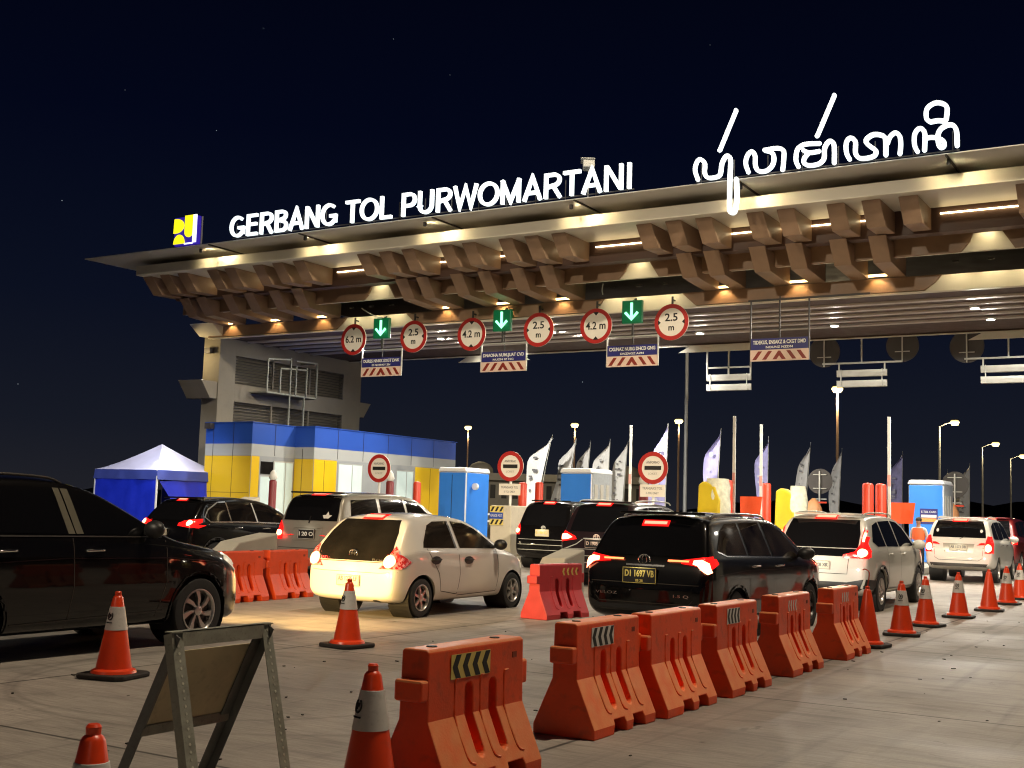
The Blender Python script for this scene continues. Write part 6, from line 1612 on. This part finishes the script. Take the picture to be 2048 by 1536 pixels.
# ---- black MPV alongside at the left edge
L = 4.70
S = dict(sy=1.03, L=L, W=1.82, H=1.80, wr=.365, axles=(.98, 3.82), paint=paint_black, spokes=(7, 'turbine'), roofw=.77, zb=.25,
         top=[(0, .66), (.03, .86), (.06, 1.02), (.12, 1.18), (.26, 1.50), (.38, 1.70), (.52, 1.75), (1.0, 1.785), (1.8, 1.80), (2.2, 1.765), (2.55, 1.655), (2.95, 1.44), (3.30, 1.24), (3.50, 1.16), (3.80, 1.11), (4.15, 1.06), (4.42, .96), (4.58, .80), (4.66, .66), (4.70, .48)],
         belt=[(0, 1.12), (.6, 1.20), (1.6, 1.18), (3.2, 1.14), (4.1, 1.0), (4.7, .7)],
         plan=[(0, .80), (.05, .88), (.16, .955), (.45, .99), (.9, 1.0), (3.6, 1.0), (4.1, .97), (4.42, .88), (4.6, .76), (4.7, .62)],
         bot=[(0, .40), (.08, .32), (.25, .26), (.6, .23), (4.1, .23), (4.5, .20), (4.7, .26)],
         wind=[(-.70, 1.21), (.70, 1.21), (.62, 1.66), (-.62, 1.66)])
c = Car("black_van", "long black MPV seen from its right side at the left edge, with bright turbine wheel", "car", (-10.86, 5.92, 0), radians(0.5), S, "cars queueing at the gate")
c.patch("rear_window", 'B', [(-.68, 1.22), (.68, 1.22), (.58, 1.70), (-.58, 1.70)], glass_d, step=.1)
c.lamps([(.66, .95), (.86, .95), (.86, 1.25), (.76, 1.25)], circ(.75, 1.05, .05, .06), bulb_red, lens_red)
c.both("side_window", [(.40, 1.30), (.52, 1.60), (1.02, 1.66), (1.10, 1.24)], glass_d)
c.both("side_window", [(1.18, 1.235), (1.10, 1.665), (1.93, 1.675), (2.05, 1.22)], glass_d)
c.both("side_window", [(2.24, 1.22), (2.12, 1.665), (2.30, 1.64), (2.62, 1.53), (3.20, 1.255), (3.22, 1.20)], glass_d)
pil = mat("satin_pillar", (.16, .15, .11), .4, .2, var=.1)
c.both("pillar_trim", [(2.055, 1.22), (1.94, 1.675), (2.01, 1.672), (2.135, 1.22)], pil, off=.007); c.both("pillar_trim", [(2.15, 1.22), (2.03, 1.67), (2.115, 1.665), (2.235, 1.22)], pil, off=.007)
c.both("pillar_trim", [(3.06, 1.33), (3.12, 1.30), (3.20, 1.21), (3.14, 1.21)], pil, off=.009)
for ax in 'RL':
    c.line("window_strip", ax, [(.4, 1.215), (1.6, 1.20), (3.25, 1.185)], .014, steel_d, .008)
    c.gaps(ax, [(2.10, 1.18), (2.13, .7), (2.08, .30)]); c.gaps(ax, [(3.30, 1.15), (3.32, .7), (3.20, .34)]); c.gaps(ax, [(1.14, 1.2), (1.18, .7), (1.40, .34)])
    c.line("body_crease", ax, [(.4, .93), (2.0, .98), (3.4, .96), (4.1, .90)], .010, paint_dark, .004); c.line("sill_strip", ax, [(1.45, .36), (3.30, .40)], .010, steel_d, .006)
c.handle([(1.35, 1.06), (2.36, 1.05)], chrome); c.mirrors(3.02, 1.22, black_p, 1.15); c.arch(black_p, .03); c.rails(.7, 2.1, 1.83, .64, steel_d)
c.plate(0, .90, .42, .15, plate_w, grey_ink, "AB 1351 SR")
face_front(c, S, (.62, .92), .5)
c.heads([(.48, .82), (.78, .86), (.80, 1.00), (.52, .96)], 800, .66, .80, (1, .62, .20))
for ax in 'RL': c.patch("headlight", ax, [(4.22, .92), (4.50, .78), (4.56, .86), (4.46, .98), (4.25, 1.0)], head_glass, off=.008, step=.05)

# ------------------------------------------------------------------ attendant standing between the far cars
def person(x, y, rz, label):
    t = thing("person", label, "person", (x, y, 0), rz)
    bm = bmesh.new(); V = {}; 
    J = dict(pelvis=(0, 0, .92, .13), waist=(0, 0, 1.06, .12), chest=(0, .01, 1.28, .15), neckb=(0, 0, 1.43, .07), neck=(0, .01, 1.50, .05), head=(0, .02, 1.60, .088), crown=(0, .01, 1.68, .07),
             shr=(.19, 0, 1.38, .06), elr=(.25, -.02, 1.12, .042), wrr=(.24, .10, .90, .03), har=(.235, .13, .83, .036), shl=(-.19, 0, 1.38, .06), ell=(-.26, -.02, 1.12, .042), wrl=(-.25, .08, .89, .03), hal=(-.245, .11, .82, .036),
             hpr=(.09, 0, .86, .09), knr=(.10, .02, .48, .058), anr=(.10, -.01, .09, .04), tor=(.12, .15, .04, .035), hpl=(-.09, 0, .86, .09), knl=(-.11, .02, .48, .058), anl=(-.12, -.01, .09, .04), tol=(-.14, .15, .04, .035))
    E = "pelvis-waist waist-chest chest-neckb neckb-neck neck-head head-crown chest-shr shr-elr elr-wrr wrr-har chest-shl shl-ell ell-wrl wrl-hal pelvis-hpr hpr-knr knr-anr anr-tor pelvis-hpl hpl-knl knl-anl anl-tol".split()
    me = bpy.data.meshes.new("body"); names = list(J)
    me.from_pydata([J[k][:3] for k in names], [tuple(names.index(q) for q in e.split('-')) for e in E], [])
    o = link_mesh("body", me, skin_m); sk = o.modifiers.new("s", 'SKIN'); 
    for i, k in enumerate(names): me.skin_vertices[0].data[i].radius = (J[k][3], J[k][3])
    me.skin_vertices[0].data[0].use_root = True
    o.modifiers.new("ss", 'SUBSURF').levels = 2
    bpy.context.view_layer.update(); m2 = bpy.data.meshes.new_from_object(o.evaluated_get(bpy.context.evaluated_depsgraph_get()))
    bpy.data.objects.remove(o)
    m2.materials.clear()
    for m in (skin_m, shirt_m, trouser_m): m2.materials.append(m)
    for p in m2.polygons:
        z = p.center.z; p.material_index = 2 if z < .96 and abs(p.center.x) < .2 else (1 if z < 1.44 and not (abs(p.center.x) > .2 and z < 1.1) else 0)
    m2.shade_smooth(); b = bpy.data.objects.new("body", m2); COL.objects.link(b); b.parent = t
    h = MB(); bmesh.ops.create_uvsphere(h.bm, u_segments=16, v_segments=10, radius=.098, matrix=Matrix.Translation((0, -.005, 1.645)) @ Matrix.Diagonal((.95, 1.05, .85, 1))); h.build("hair", hair_m, t, smooth=60)
    v = MB(); v.lathe([(.19, 1.05), (.20, 1.25), (.17, 1.40)], 16, cap0=False, cap1=False); v.xform(Matrix.Diagonal((1, .82, 1, 1))); v.build("vest", vest_m, t, smooth=60)
    f = MB(); f.box((.035, .108, 1.615), (.022, .01, .010)); f.box((-.035, .108, 1.615), (.022, .01, .010)); f.box((0, .112, 1.555), (.045, .01, .010)); f.build("face_features", hair_m, t)
person(-8.25, 37.2, radians(170), "person in a white shirt and orange vest beside the far white MPV")
